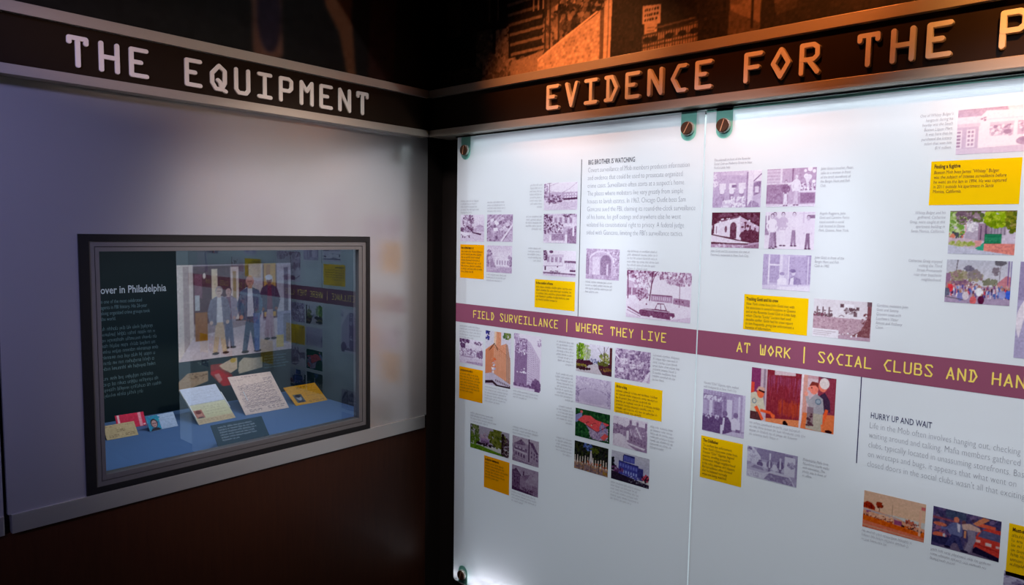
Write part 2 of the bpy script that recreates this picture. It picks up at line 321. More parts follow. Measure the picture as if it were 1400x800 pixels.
# ------------------------------------------------------------------ small raster canvas for the printed pictures
class Cv:
    def __init__(s, w, h, bg=(.8, .8, .8), seed=1):
        s.w, s.h = int(w)*2, int(h)*2; s.a = np.ones((s.h, s.w, 3))*np.array(bg); s.r = np.random.RandomState(seed); s.asp = w/h
        s.Y, s.X = np.mgrid[0:s.h, 0:s.w]; s.X = (s.X+.5)/s.w; s.Y = (s.Y+.5)/s.h
    def _put(s, mask, col, al=1.0):
        s.a[mask] = s.a[mask]*(1-al) + np.array(col)*al; return s
    def rect(s, x0, y0, x1, y1, col, al=1.0): return s._put((s.X >= x0) & (s.X < x1) & (s.Y >= y0) & (s.Y < y1), col, al)
    def grad(s, y0, y1, c0, c1):
        m = (s.Y >= y0) & (s.Y < y1); t = ((s.Y-y0)/(y1-y0))[m][:, None]; s.a[m] = np.array(c0)*(1-t)+np.array(c1)*t; return s
    def poly(s, pts, col, al=1.0):
        xs = [p[0] for p in pts]; ys = [p[1] for p in pts]
        i0, i1 = max(0, int(min(ys)*s.h)-1), min(s.h, int(max(ys)*s.h)+2); j0, j1 = max(0, int(min(xs)*s.w)-1), min(s.w, int(max(xs)*s.w)+2)
        if i1 <= i0 or j1 <= j0: return s
        X, Y = s.X[i0:i1, j0:j1], s.Y[i0:i1, j0:j1]; ins = np.zeros(X.shape, bool); n = len(pts)
        for i in range(n):
            (xa, ya), (xb, yb) = pts[i], pts[(i+1) % n]
            if ya == yb: continue
            ins ^= ((ya > Y) != (yb > Y)) & (X < (xb-xa)*(Y-ya)/(yb-ya)+xa)
        sub = s.a[i0:i1, j0:j1]; sub[ins] = sub[ins]*(1-al)+np.array(col)*al; return s
    def ell(s, cx, cy, rx, ry, col, al=1.0):
        i0, i1 = max(0, int((cy-ry)*s.h)-1), min(s.h, int((cy+ry)*s.h)+2); j0, j1 = max(0, int((cx-rx)*s.w)-1), min(s.w, int((cx+rx)*s.w)+2)
        if i1 <= i0 or j1 <= j0: return s
        X, Y = s.X[i0:i1, j0:j1], s.Y[i0:i1, j0:j1]; m = ((X-cx)/rx)**2+((Y-cy)/ry)**2 <= 1
        sub = s.a[i0:i1, j0:j1]; sub[m] = sub[m]*(1-al)+np.array(col)*al; return s
    def line(s, pts, wd, col, al=1.0):
        for (xa, ya), (xb, yb) in zip(pts[:-1], pts[1:]):
            dx, dy = (xb-xa)*s.asp, yb-ya; L = math.hypot(dx, dy) or 1e-6; nx, ny = -dy/L*wd/2/s.asp, dx/L*wd/2
            s.poly([(xa+nx, ya+ny), (xb+nx, yb+ny), (xb-nx, yb-ny), (xa-nx, ya-ny)], col, al)
        return s
    def leaves(s, cx, cy, rx, ry, n, size, cols, al=1.0):
        for _ in range(n):
            t = s.r.rand()*6.283; q = math.sqrt(s.r.rand()); c = cols[s.r.randint(len(cols))]; z = size*(.5+s.r.rand())
            s.ell(cx+rx*q*math.cos(t), cy+ry*q*math.sin(t), z/s.asp, z*(.6+.6*s.r.rand()), c, al)
        return s
    def strew(s, x0, y0, x1, y1, n, size, cols, al=1.0):
        for _ in range(n):
            c = cols[s.r.randint(len(cols))]; z = size*(.5+s.r.rand()); s.ell(x0+(x1-x0)*s.r.rand(), y0+(y1-y0)*s.r.rand(), z/s.asp, z*(.6+.6*s.r.rand()), c, al)
        return s
    def quadgrid(s, q, nx, ny, col, fx=.55, fy=.6, al=1.0, jit=0.0):
        """nx by ny windows inside quad q = TL,TR,BR,BL"""
        def P(u, v):
            a = [q[0][i]*(1-u)+q[1][i]*u for i in (0, 1)]; b = [q[3][i]*(1-u)+q[2][i]*u for i in (0, 1)]; return (a[0]*(1-v)+b[0]*v, a[1]*(1-v)+b[1]*v)
        for i in range(nx):
            for j in range(ny):
                if jit and s.r.rand() < jit: continue
                u0 = (i+.5-fx/2)/nx; u1 = (i+.5+fx/2)/nx; v0 = (j+.5-fy/2)/ny; v1 = (j+.5+fy/2)/ny
                s.poly([P(u0, v0), P(u1, v0), P(u1, v1), P(u0, v1)], col, al)
        return s
    def person(s, x, yf, h, shirt, pants, skin, hair, arm=0.0, shoe=(.1, .08, .1), jacket=None, stride=.0):
        k = h/s.asp
        for sg in (-1, 1):
            fx = x+sg*(.055+stride)*k
            s.poly([(x+sg*.005*k-.045*k, yf-.5*h), (x+sg*.005*k+.045*k, yf-.5*h), (fx+.032*k, yf), (fx-.032*k, yf)], pants)
            s.ell(fx+.01*k, yf, .05*k, .018*h, shoe)
        s.poly([(x-.115*k, yf-.80*h), (x-.05*k, yf-.845*h), (x+.05*k, yf-.845*h), (x+.115*k, yf-.80*h), (x+.095*k, yf-.46*h), (x-.095*k, yf-.46*h)], shirt)
        if jacket:
            s.poly([(x-.125*k, yf-.80*h), (x-.03*k, yf-.845*h), (x-.045*k, yf-.42*h), (x-.12*k, yf-.42*h)], jacket)
            s.poly([(x+.125*k, yf-.80*h), (x+.03*k, yf-.845*h), (x+.055*k, yf-.42*h), (x+.12*k, yf-.42*h)], jacket)
        sl = jacket or shirt
        for sg in (-1, 1):
            ex, ey = x+sg*(.145+arm*.06)*k, yf-.62*h; hx, hy = x+sg*(.13-arm*.1)*k, yf-(.45+arm*.08)*h
            s.line([(x+sg*.10*k, yf-.79*h), (ex, ey), (hx, hy)], .055*h, sl); s.ell(hx, hy, .026*k, .03*h, skin)
        s.rect(x-.028*k, yf-.88*h, x+.028*k, yf-.83*h, skin)
        s.ell(x, yf-.925*h, .055*k, .072*h, hair); s.ell(x, yf-.912*h, .046*k, .058*h, skin)
        s.rect(x-.03*k, yf-.925*h, x+.03*k, yf-.917*h, tuple(.55*v for v in skin)); s.rect(x-.016*k, yf-.885*h, x+.016*k, yf-.879*h, tuple(.6*v for v in skin))
        return s
    def blur(s, n=1):
        for _ in range(n):
            p = np.pad(s.a, ((1, 1), (1, 1), (0, 0)), 'edge'); s.a = (p[:-2, 1:-1]+p[2:, 1:-1]+p[1:-1, :-2]+p[1:-1, 2:]+2*p[1:-1, 1:-1])/6
        return s
    def grain(s, amp=.05, mid=.05):
        g = s.r.randn(s.h, s.w, 1)*amp; c = s.r.randn(s.h//6+1, s.w//6+1, 1)*mid; c = np.kron(c, np.ones((6, 6, 1)))[:s.h, :s.w]
        s.a = s.a+g+c; return s
    def tone(s, lo=(.32, .15, .30), mid=(.66, .54, .70), hi=(.93, .90, .96), gam=1.0):
        l = np.clip((s.a @ np.array((.3, .55, .15))-.12)/.80, 0, 1)[..., None]**gam; lo, mid, hi = map(np.array, (lo, mid, hi))
        s.a = np.where(l < .5, lo+(mid*.7+hi*.3-lo)*l*2, (mid*.7+hi*.3)+(hi-(mid*.7+hi*.3))*(l-.5)*2); return s
    def out(s):
        s.blur(1); a = np.clip(s.a, 0, 1); return (a[0::2, 0::2]+a[1::2, 0::2]+a[0::2, 1::2]+a[1::2, 1::2])/4

def print_mesh(name, img, u0, u1, v0, v1, place, parent, material, lift=0.0):
    """flat printed sheet: one vertex per picture dot, colour stored per vertex"""
    h, w = img.shape[:2]
    us = np.linspace(u0, u1, w); vs = np.linspace(v1, v0, h)
    o = np.array(place(0, 0, lift)); eu = np.array(place(1, 0, lift))-o; ev = np.array(place(0, 1, lift))-o
    co = o + us[None, :, None]*eu + vs[:, None, None]*ev
    me = bpy.data.meshes.new(name); nf = (w-1)*(h-1)
    me.vertices.add(w*h); me.vertices.foreach_set('co', co.reshape(-1))
    i = (np.arange(h-1)[:, None]*w + np.arange(w-1)[None, :]).reshape(-1)
    q = np.stack([i+w, i+w+1, i+1, i], 1).astype(np.int32)
    me.loops.add(nf*4); me.loops.foreach_set('vertex_index', q.reshape(-1))
    me.polygons.add(nf); me.polygons.foreach_set('loop_start', np.arange(nf, dtype=np.int32)*4)
    me.update(); me.validate()
    ca = me.color_attributes.new('print', 'FLOAT_COLOR', 'POINT')
    c = np.ones((h, w, 4)); c[..., :3] = lin(img); ca.data.foreach_set('color', c.astype(np.float32).reshape(-1))
    return link(name, me, material, parent)

# ------------------------------------------------------------------ the pictures on the panels (duotone ones are drawn in greys first)
g = lambda v: (v, v, v)
SK = (.75, .68, .62); SKR = (.95, .42, .28); BK = g(.08)
def trees(c, x, y, rx, ry, n=120, sz=.03, lo=.2, hi=.6): return c.leaves(x, y, rx, ry, n, sz, [g(lo), g((lo+hi)/2), g(hi)])
def P_street_pole(c):
    c.grad(0, .45, g(.95), g(.9)); c.rect(0, .35, 1, .62, g(.62)); trees(c, .05, .3, .09, .25, 60, .03, .35, .6)
    c.rect(.55, .38, 1, .6, g(.55)); c.quadgrid([(.6, .4), (.98, .38), (.98, .58), (.6, .58)], 5, 2, g(.85)); c.poly([(.58, .58), (1, .55), (1, .62), (.58, .64)], g(.1))
    trees(c, .32, .6, .28, .16, 160, .03, .2, .65); c.poly([(0, .95), (.55, .7), (1, .68), (1, 1), (0, 1)], g(.75)); c.quadgrid([(.45, .7), (1, .68), (1, .95), (.45, .97)], 12, 6, g(.6), .6, .5)
    c.line([(.17, .0), (.17, .8)], .025, g(.25)); c.line([(.17, .12), (.45, .0)], .012, g(.5)); c.line([(.17, .3), (.5, .4), (.75, .25), (1, .0)], .012, g(.5)); c.line([(.1, .03), (.24, .0)], .02, g(.3)); c.grain().tone()
def P_house_trees(c):
    c.rect(0, 0, 1, 1, g(.72)); c.rect(.25, .08, .95, .6, g(.78)); c.quadgrid([(.3, .1), (.9, .1), (.9, .34), (.3, .34)], 4, 1, g(.45), .5, .8); c.rect(.25, .36, .9, .4, g(.9))
    c.rect(.6, .45, .82, .72, g(.5)); c.quadgrid([(.6, .45), (.82, .45), (.82, .72), (.6, .72)], 4, 4, g(.65), .7, .7); trees(c, .12, .3, .16, .4, 220, .03, .2, .75); trees(c, .8, .03, .25, .08, 70, .025, .2, .6); trees(c, .42, .5, .2, .2, 150, .025, .3, .85)
    c.rect(.25, .68, .68, .9, g(.45)); c.rect(.19, .72, .25, .95, g(.9)); c.rect(.66, .7, .73, 1, g(.92)); c.poly([(.73, .55), (1, .4), (1, 1), (.73, 1)], g(.4)); c.rect(0, .93, .7, 1, g(.85)); c.rect(.88, .4, .93, .75, g(.9)); c.grain().tone()
def P_white_house(c):
    c.rect(0, 0, 1, 1, g(.93)); c.rect(.05, .2, .62, .55, g(.86)); c.poly([(.0, .2), (.62, .14), (.64, .24), (0, .28)], g(.7)); c.quadgrid([(.1, .26), (.6, .24), (.6, .46), (.1, .48)], 4, 1, g(.5), .6, .9)
    trees(c, .05, .2, .08, .2, 60, .03, .15, .5); c.ell(.25, .06, .06, .06, g(.3)); c.rect(.66, .38, 1, .48, g(.3)); c.rect(.68, .46, .98, .72, g(.82)); c.quadgrid([(.7, .48), (.97, .46), (.97, .7), (.7, .7)], 5, 1, g(.65), .3, 1)
    c.rect(.05, .6, .09, .78, g(.1)); c.line([(0, .62), (.62, .58)], .03, g(.55)); c.ell(.45, .63, .02, .03, g(.1)); c.leaves(.38, .82, .16, .04, 40, .015, [g(.2), g(.4)]); c.rect(.82, .72, .99, .8, g(.2)); c.poly([(0, .85), (1, .86), (1, .92), (0, .91)], (.45, .25, .3)); c.rect(0, .92, 1, 1, g(.75)); c.grain().tone()
def P_lawn_tree(c):
    c.grad(0, .55, g(.88), g(.78)); c.rect(0, .5, 1, .68, g(.55)); trees(c, .33, .25, .22, .3, 170, .035, .3, .8); trees(c, .3, .55, .25, .18, 90, .03, .2, .55); c.rect(.68, .42, .97, .7, g(.62)); c.poly([(.62, .45), (.82, .36), (1, .45)], g(.5))
    c.poly([(0, .66), (1, .62), (1, 1), (0, 1)], g(.74)); c.poly([(.5, .64), (.88, .7), (.86, .76), (.5, .68)], g(.1)); c.strew(.0, .5, .12, .65, 25, .03, [g(.05), g(.3)]); c.strew(.03, .68, .4, .85, 14, .02, [g(.05)]); c.poly([(.0, .62), (.5, .72), (.2, .8), (0, .72)], g(.92)); c.grain().tone()
def P_aerial_lots(c):
    c.rect(0, 0, 1, 1, g(.5)); c.strew(0, 0, 1, 1, 160, .05, [g(.25), g(.42), g(.6)], .7)
    for i in range(4): c.line([(-.05, .55-.14*i), (.62, -.1-.14*i+.1)], .035, g(.75-.05*i))
    for i in range(16): x, y = c.r.rand()*.8, c.r.rand()*.8; c.poly([(x, y), (x+.12, y-.05), (x+.16, y+.04), (x+.04, y+.1)], g(.6+.35*c.r.rand()))
    c.poly([(.25, .5), (.42, .48), (.44, .6), (.27, .62)], g(.95)); c.line([(.55, 1), (1, .35)], .07, g(.85)); c.poly([(.62, 1), (1, .5), (1, 1)], g(.62)); c.grain().tone((.32, .18, .34))
def P_low_house(c):
    c.grad(0, .4, g(.72), g(.85)); c.rect(0, .38, 1, .8, g(.7)); c.poly([(.3, .42), (.75, .36), (.95, .5), (.3, .52)], g(.85)); c.rect(.34, .5, .9, .76, g(.88)); c.quadgrid([(.38, .52), (.88, .52), (.88, .72), (.38, .72)], 5, 1, g(.5), .5, .8)
    c.poly([(0, .3), (.2, .4), (.38, .8), (0, .9)], g(.42)); trees(c, .08, .4, .14, .25, 80, .035, .3, .6); trees(c, .93, .55, .1, .2, 60, .03, .3, .6); c.line([(.14, .4), (.14, .95)], .02, g(.85)); c.rect(0, .8, 1, 1, g(.62)); c.poly([(.15, .95), (.6, .8), (1, .82), (1, 1), (.15, 1)], g(.55)); c.grain().tone((.42, .3, .46))
def P_doorway(c):
    c.rect(0, 0, 1, 1, g(.5)); c.strew(0, 0, 1, .3, 160, .03, [g(.45), g(.6), g(.7)]); c.poly([(.12, .95), (.12, .3), (.5, .05), (.85, .28), (.9, .95)], g(.62))
    for i in range(26): t = 3.14*i/25; c.ell(.46-.36*math.cos(t), .42-.33*math.sin(t), .025, .03, g(.8))
    c.rect(.2, .28, .42, .86, g(.78)); c.ell(.6, .42, .16, .22, g(.32)); c.rect(.44, .4, .76, .88, g(.36)); c.rect(.62, .5, .68, .86, g(.75)); c.rect(.0, .3, .1, .9, g(.4)); c.rect(.1, .3, .13, .9, g(.7))
    c.strew(.8, .1, 1, .9, 120, .025, [g(.4), g(.6), g(.85)]); c.rect(0, .85, 1, 1, g(.55)); c.strew(0, .86, 1, 1, 60, .03, [g(.45), g(.62)]); c.blur().grain().tone((.44, .32, .46))
def P_parked_car(c):
    c.grad(0, .6, g(.86), g(.92)); c.rect(0, .58, 1, 1, g(.86)); c.poly([(.0, .2), (.2, .28), (.25, .5), (.0, .55)], g(.62)); c.rect(.03, .37, .16, .52, g(.4)); c.rect(.08, .37, .1, .54, g(.8))
    c.poly([(.4, .5), (.72, .48), (.75, .63), (.4, .62)], g(.45)); c.rect(.4, .48, .72, .5, g(.2)); c.quadgrid([(.42, .51), (.7, .51), (.7, .6), (.42, .6)], 9, 1, g(.68), .5, .8); c.poly([(.74, .52), (.98, .54), (.98, .68), (.74, .64)], g(.42)); c.quadgrid([(.76, .55), (.9, .56), (.9, .62), (.76, .61)], 3, 1, g(.25)); c.line([(.73, .45), (.73, .64)], .015, g(.9))
    c.leaves(.2, .04, .28, .14, 260, .022, [g(.22), g(.35), g(.6)]); c.leaves(.26, .25, .14, .2, 160, .02, [g(.5), g(.8), g(.9)]); c.leaves(.26, .5, .1, .12, 110, .02, [g(.3), g(.55)]); c.leaves(.75, .08, .26, .12, 300, .022, [g(.35), g(.5), g(.8)]); c.leaves(.82, .2, .2, .07, 110, .02, [g(.4), g(.6)])
    c.line([(.02, .0), (.03, .6)], .025, g(.2)); c.line([(.42, 0), (.4, .3), (.375, .62)], .026, g(.15)); c.line([(.38, .35), (.33, .2)], .012, g(.3)); c.line([(.4, .3), (.45, .08), (.5, .0)], .016, g(.2)); c.line([(.83, .22), (.83, .7)], .012, g(.3))
    c.poly([(.02, .74), (.1, .68), (.35, .74), (.38, .9), (.25, .95), (.02, .82)], g(.82)); c.line([(.03, .78), (.22, .9)], .03, g(.3)); c.line([(.02, .84), (.24, .96)], .015, g(.4)); c.ell(.33, .68, .05, .04, g(.9)); c.ell(.33, .69, .012, .02, g(.3))
    c.poly([(.22, .83), (.27, .79), (.46, .78), (.5, .65), (.6, .65), (.65, .79), (.76, .83), (.77, .89), (.7, .97), (.25, .94), (.22, .9)], (.38, .16, .24)); c.poly([(.475, .77), (.5, .675), (.545, .67), (.55, .78)], g(.9)); c.poly([(.56, .78), (.555, .67), (.6, .67), (.63, .78)], g(.92)); c.line([(.25, .8), (.75, .82)], .012, g(.9)); c.ell(.41, .95, .025, .03, g(.85)); c.rect(.7, .9, .73, .95, g(.9))
    c.poly([(.0, .9), (.25, .98), (1, 1), (1, 1), (0, 1)], g(.75)); c.poly([(.6, 1), (1, .88), (1, 1)], g(.7)); c.grain(.04, .03).tone((.38, .12, .28), (.70, .55, .70))
def P_garden_house(c):
    c.rect(0, 0, 1, 1, g(.85)); c.strew(0, 0, 1, .3, 40, .05, [g(.9), g(.95)]); c.leaves(.2, .08, .24, .1, 70, .04, [g(.15), g(.35)]); c.leaves(.8, .12, .2, .06, 25, .03, [g(.35)]); c.strew(0, .4, 1, .68, 170, .035, [g(.4), g(.6), g(.85)]); c.leaves(.88, .55, .12, .16, 60, .03, [(.5, .2, .4), (.45, .2, .38)])
    c.leaves(.15, .28, .1, .1, 40, .035, [g(.2)]); c.poly([(0, .76), (1, .74), (1, 1), (0, 1)], g(.74)); c.rect(.05, .68, .6, .74, g(.28), .6); c.poly([(.3, .92), (1, .86), (1, 1), (.3, .96)], g(.5)); c.grain().tone((.3, .14, .32))
def P_orange_tower(c):
    O = (.88, .60, .47); c.rect(0, 0, 1, 1, (.86, .84, .9))
    c.leaves(.08, .08, .12, .1, 22, .02, [(.25, .25, .6), (.2, .2, .45)]); c.leaves(.85, .05, .15, .06, 40, .02, [(.3, .42, .25), (.5, .55, .3)]); c.leaves(.5, .02, .08, .03, 18, .02, [(.65, .68, .25)])
    c.poly([(.0, .36), (.35, .22), (.35, .95), (0, .9)], (.88, .57, .42)); c.poly([(.32, .98), (.34, .22), (.36, .0), (.62, .0), (.62, .24), (.8, .2), (.98, .5), (1, 1), (.32, 1)], O); c.poly([(.36, .0), (.44, 0), (.42, .3), (.34, .24)], (.93, .8, .7)); c.poly([(.8, .19), (.88, .22), (.98, .5), (.98, .9), (.84, .9)], (.72, .56, .5))
    for i in range(16):
        y = .30+.036*i; c.line([(.0, y+.10), (.32, y-.05)], .007, (.68, .36, .22)); c.line([(.34, y-.05), (1, y+.16)], .006, (.68, .40, .26))
    c.quadgrid([(.34, .26), (1, .5), (1, .9), (.34, .8)], 9, 18, (.95, .8, .7), .4, .35, .8); c.line([(.16, .36), (.36, .22), (.5, .34)], .012, (.2, .1, .1)); c.strew(.26, .5, .42, .78, 40, .012, [(.7, .7, .85), (.95, .9, .9), (.9, .4, .2)])
    c.poly([(0, .8), (.3, .76), (1, .92), (1, 1), (0, 1)], (.78, .74, .82)); c.quadgrid([(.4, .86), (1, .94), (1, .98), (.4, .92)], 9, 1, (.4, .3, .35), .5, .7); c.poly([(0, .93), (.3, .9), (.5, .97), (1, .97), (1, 1), (.45, 1), (.3, .95), (0, .98)], (.22, .12, .18)); c.grain(.04, .02)
def P_purple_tower(c):
    c.rect(0, 0, 1, 1, g(.92)); c.strew(.85, .05, 1, .2, 16, .012, [g(.5)]); c.poly([(.03, .98), (.06, .08), (.46, .08), (.5, .1), (.5, .95)], g(.34)); c.leaves(.1, .05, .1, .06, 50, .02, [g(.4), g(.7)]); c.strew(.05, .1, .48, .35, 170, .016, [g(.3), g(.55), g(.75)])
    c.poly([(.5, .1), (.62, .14), (.96, .42), (.97, .86), (.5, .85)], g(.72)); c.quadgrid([(.52, .14), (.95, .44), (.95, .86), (.52, .82)], 7, 16, g(.4), .45, .45)
    for i in range(14): c.line([(.5, .18+.045*i), (.97, .46+.028*i)], .006, g(.88))
    for y in (.28, .34, .36, .62, .67): c.ell(.40, y, .03, .012, g(.95)); c.ell(.3, y+.03, .02, .008, g(.85), .6)
    c.strew(.1, .68, .46, .7, 10, .012, [g(.9)]); c.rect(.52, .78, .75, .95, g(.6)); c.quadgrid([(.52, .78), (.75, .8), (.75, .93), (.52, .92)], 5, 3, g(.9), .5, .5); c.leaves(.83, .9, .15, .12, 150, .025, [g(.15), g(.25)]); c.strew(0, .9, .7, .95, 60, .016, [g(.2), g(.4)]); c.rect(0, .955, .78, 1, g(.86)); c.grain(.04, .02).tone((.40, .26, .44), (.62, .48, .68))
def P_driveway(c):
    c.grad(0, .65, (.86, .84, .9), (.8, .78, .85)); c.leaves(.12, .3, .14, .3, 150, .035, [(.45, .6, .15), (.6, .72, .25), (.35, .5, .15)]); c.leaves(.3, .3, .1, .25, 70, .03, [(.7, .75, .55), (.6, .65, .5)]); c.strew(.35, .5, .72, .68, 60, .02, [(.55, .55, .68), (.45, .45, .6)]); c.leaves(.8, .45, .14, .2, 80, .03, [(.4, .45, .2), (.6, .6, .35)])
    c.line([(.09, 0), (.07, .8)], .025, (.15, .12, .1)); c.line([(.31, .05), (.32, .6)], .015, (.3, .28, .25)); c.line([(.78, .05), (.79, .7)], .03, (.3, .2, .22)); c.line([(.78, .4), (.6, .1)], .012, (.4, .35, .4)); c.line([(.78, .3), (.9, .0)], .012, (.4, .35, .4)); c.rect(.93, .05, 1, 1, (.32, .14, .16))
    c.poly([(0, 1), (.0, .92), (.5, .68), (.65, .68), (.72, 1)], (.76, .72, .76)); c.leaves(.2, .66, .25, .08, 90, .04, [(.25, .1, .18), (.32, .16, .2)]); c.leaves(.12, .78, .2, .05, 60, .03, [(.55, .5, .15), (.4, .35, .15)]); c.leaves(.16, .86, .24, .04, 60, .03, [(.22, .1, .14)]); c.poly([(.62, .62), (1, .6), (1, 1), (.74, .98), (.64, .8)], (.28, .12, .18)); c.leaves(.85, .8, .15, .05, 25, .025, [(.55, .4, .2), (.4, .3, .15)]); c.leaves(.75, .62, .14, .05, 60, .03, [(.35, .35, .15)]); c.grain(.03, .02)
def P_aerial_trees(c):
    c.rect(0, 0, 1, 1, g(.5)); c.strew(0, 0, 1, 1, 700, .035, [g(.2), g(.35), g(.55), g(.72)])
    for x, y, s in ((.25, .4, .13), (.5, .52, .1), (.68, .5, .08), (.16, .7, .1)): c.poly([(x-s, y-s*.5), (x+s*.8, y-s*.8), (x+s, y+s*.6), (x-s*.6, y+s)], g(.8)); c.strew(x-s, y-s, x+s, y+s, 12, .02, [g(.45)])
    c.line([(0, .2), (.12, .35)], .05, g(.92)); c.poly([(.78, 1), (.98, .6), (1, .66), (.9, 1)], g(.85)); c.poly([(.9, 1), (1, .7), (1, 1)], g(.6)); c.leaves(.82, .2, .1, .12, 40, .03, [(.55, .25, .42)]); c.grain().tone((.42, .3, .48), (.66, .54, .70))
def P_aerial_pool(c):
    c.rect(0, 0, 1, 1, g(.66)); c.strew(0, 0, 1, .4, 260, .025, [g(.5), g(.62), g(.78)]); c.ell(.5, .68, .42, .26, g(.6)); c.ell(.5, .7, .36, .23, g(.56))
    for i in range(40): t = 3.14*i/39; c.ell(.5-.44*math.cos(t), .66-.27*math.sin(t), .012, .03, g(.3+.3*c.r.rand()))
    c.strew(0, .4, .1, .95, 50, .03, [g(.35), g(.5)]); c.strew(.9, .4, 1, .95, 50, .03, [g(.35), g(.5)]); c.line([(.0, .96), (1, .92)], .03, g(.72)); c.line([(.9, .1), (.86, .2)], .03, g(.4)); c.grain(.03, .03).tone((.42, .34, .54), (.68, .60, .76))
def P_red_roof(c):
    c.rect(0, 0, 1, 1, (.12, .3, .16)); c.strew(0, 0, 1, 1, 260, .04, [(.1, .26, .14), (.18, .4, .2), (.06, .2, .12)]); c.poly([(0, .25), (.2, .12), (.2, .3), (.05, .5), (0, .5)], (.55, .55, .75)); c.poly([(.3, .5), (.95, .5), (.95, .85), (.7, .98), (.5, .95), (.42, .7)], (.68, .6, .75)); c.strew(.42, .6, .95, .95, 160, .02, [(.55, .45, .62), (.8, .72, .82)])
    c.poly([(.07, .42), (.26, .2), (.45, .18), (.6, .28), (.98, .34), (.8, .6), (.62, .68), (.3, .5)], (.93, .34, .36)); c.poly([(.74, .86), (.86, .68), (.97, .74), (.84, .93)], (.9, .36, .36)); c.ell(.18, .1, .04, .05, (.85, .4, .42))
    for x in (.3, .48, .72): c.line([(x, .52), (x+.05, .42), (x+.12, .4)], .03, (.7, .22, .26)); c.ell(x, .5, .02, .025, (.85, .8, .7))
    c.strew(.72, .35, .9, .65, 40, .03, [(.6, .6, .78), (.5, .45, .65)]); c.line([(.3, .52), (.65, .7), (.98, .36)], .02, (.4, .16, .3)); c.grain(.03, .02)
def P_gabled_house(c):
    c.grad(0, .6, g(.85), g(.9)); c.strew(0, .3, .35, .6, 110, .04, [g(.3), g(.42), g(.5)]); c.poly([(.1, .35), (.14, .2), (.18, .4)], g(.35)); c.poly([(.33, .4), (.5, .2), (.95, .22), (1, .5), (1, 1), (.45, .8), (.35, .55)], g(.4)); c.poly([(.3, .42), (.48, .2), (.56, .36), (.42, .42)], g(.32)); c.poly([(.6, .5), (.68, .22), (.86, .6)], g(.85)); c.poly([(.63, .5), (.68, .3), (.8, .56)], g(.45))
    c.rect(.48, .06, .55, .24, g(.35)); c.rect(.68, .08, .74, .24, g(.38)); c.rect(.92, .06, .98, .3, g(.3)); c.rect(.4, .42, .47, .72, g(.92)); c.quadgrid([(.5, .55), (.98, .62), (.98, .85), (.5, .74)], 5, 2, g(.25), .5, .6); c.poly([(.4, .78), (.95, .88), (.9, .94), (.42, .84)], g(.85)); c.strew(.5, .35, .9, .55, 50, .025, [g(.7), g(.5)]); c.ell(.2, .72, .16, .16, g(.9)); c.poly([(0, .75), (.4, .8), (.8, 1), (0, 1)], g(.88)); c.poly([(.42, .85), (1, .95), (1, 1), (.7, 1)], g(.42)); c.grain().tone((.42, .30, .46), (.62, .5, .66))
def P_statue_garden(c):
    c.rect(0, 0, 1, 1, (.12, .14, .12)); c.strew(0, 0, 1, .5, 260, .035, [(.08, .1, .08), (.2, .22, .1), (.14, .12, .14)]); c.leaves(.42, .12, .14, .14, 60, .03, [(.25, .32, .6), (.4, .5, .75)]); c.leaves(.6, .2, .12, .1, 40, .03, [(.3, .34, .1)]); c.poly([(0, .7), (1, .72), (1, 1), (0, 1)], (.55, .45, .46)); c.strew(0, .72, 1, 1, 90, .03, [(.65, .52, .45), (.45, .35, .4), (.7, .5, .3)])
    for i in range(13): x = .03+.076*i; h = .16+.1*c.r.rand(); yb = .72+.06*c.r.rand(); c.poly([(x-.022, yb), (x-.012, yb-h), (x+.012, yb-h), (x+.022, yb)], (.85, .8, .76)); c.ell(x, yb-h-.02, .014, .025, (.88, .82, .78)); c.rect(x-.03, yb, x+.03, yb+.05, (.7, .55, .45))
    c.poly([(.44, .7), (.48, .3), (.52, .3), (.56, .7)], (.8, .78, .8)); c.ell(.5, .27, .02, .035, (.85, .82, .8))
    for x in (.15, .27, .5, .73): c.line([(x, .6), (x, .98)], .02, (.14, .1, .1))
    c.strew(.1, .62, .95, .72, 20, .025, [(.8, .35, .12), (.7, .3, .2)]); c.rect(.85, .85, .98, .96, (.6, .45, .2)); c.grain(.04, .02)
def P_blue_building(c):
    c.grad(0, .7, (.78, .78, .84), (.70, .70, .82)); B = (.26, .27, .62); c.poly([(.2, .3), (.72, .34), (.72, .85), (.2, .75)], B); c.rect(.33, .06, .62, .3, (.3, .32, .66)); c.rect(.31, .1, .33, .3, (.1, .1, .3)); c.line([(.33, .07), (.62, .1)], .03, (.1, .1, .3)); c.quadgrid([(.34, .1), (.6, .12), (.6, .28), (.34, .26)], 7, 1, (.42, .44, .75), .4, .9)
    c.rect(.7, .4, .84, .8, (.22, .22, .5)); c.quadgrid([(.22, .36), (.7, .4), (.7, .56), (.22, .5)], 7, 1, (.42, .45, .78), .6, .7); c.quadgrid([(.3, .58), (.7, .6), (.7, .72), (.3, .7)], 6, 1, (.62, .68, .9), .5, .8); c.line([(.2, .32), (.72, .36)], .025, (.12, .12, .35))
    c.strew(.3, .72, .75, .84, 60, .02, [(.7, .7, .85), (.4, .42, .7)]); c.leaves(.03, .45, .05, .25, 40, .04, [(.08, .08, .12)]); c.leaves(.16, .62, .16, .1, 50, .03, [(.45, .25, .45), (.25, .14, .3)]); c.poly([(0, .7), (.3, .76), (1, .88), (1, 1), (0, 1)], (.16, .12, .2)); c.strew(.35, .84, 1, .95, 20, .015, [(.8, .8, .85), (.5, .5, .6)]); c.leaves(.9, .7, .09, .12, 40, .03, [(.2, .1, .18), (.75, .25, .35)]); c.grain(.03, .02)
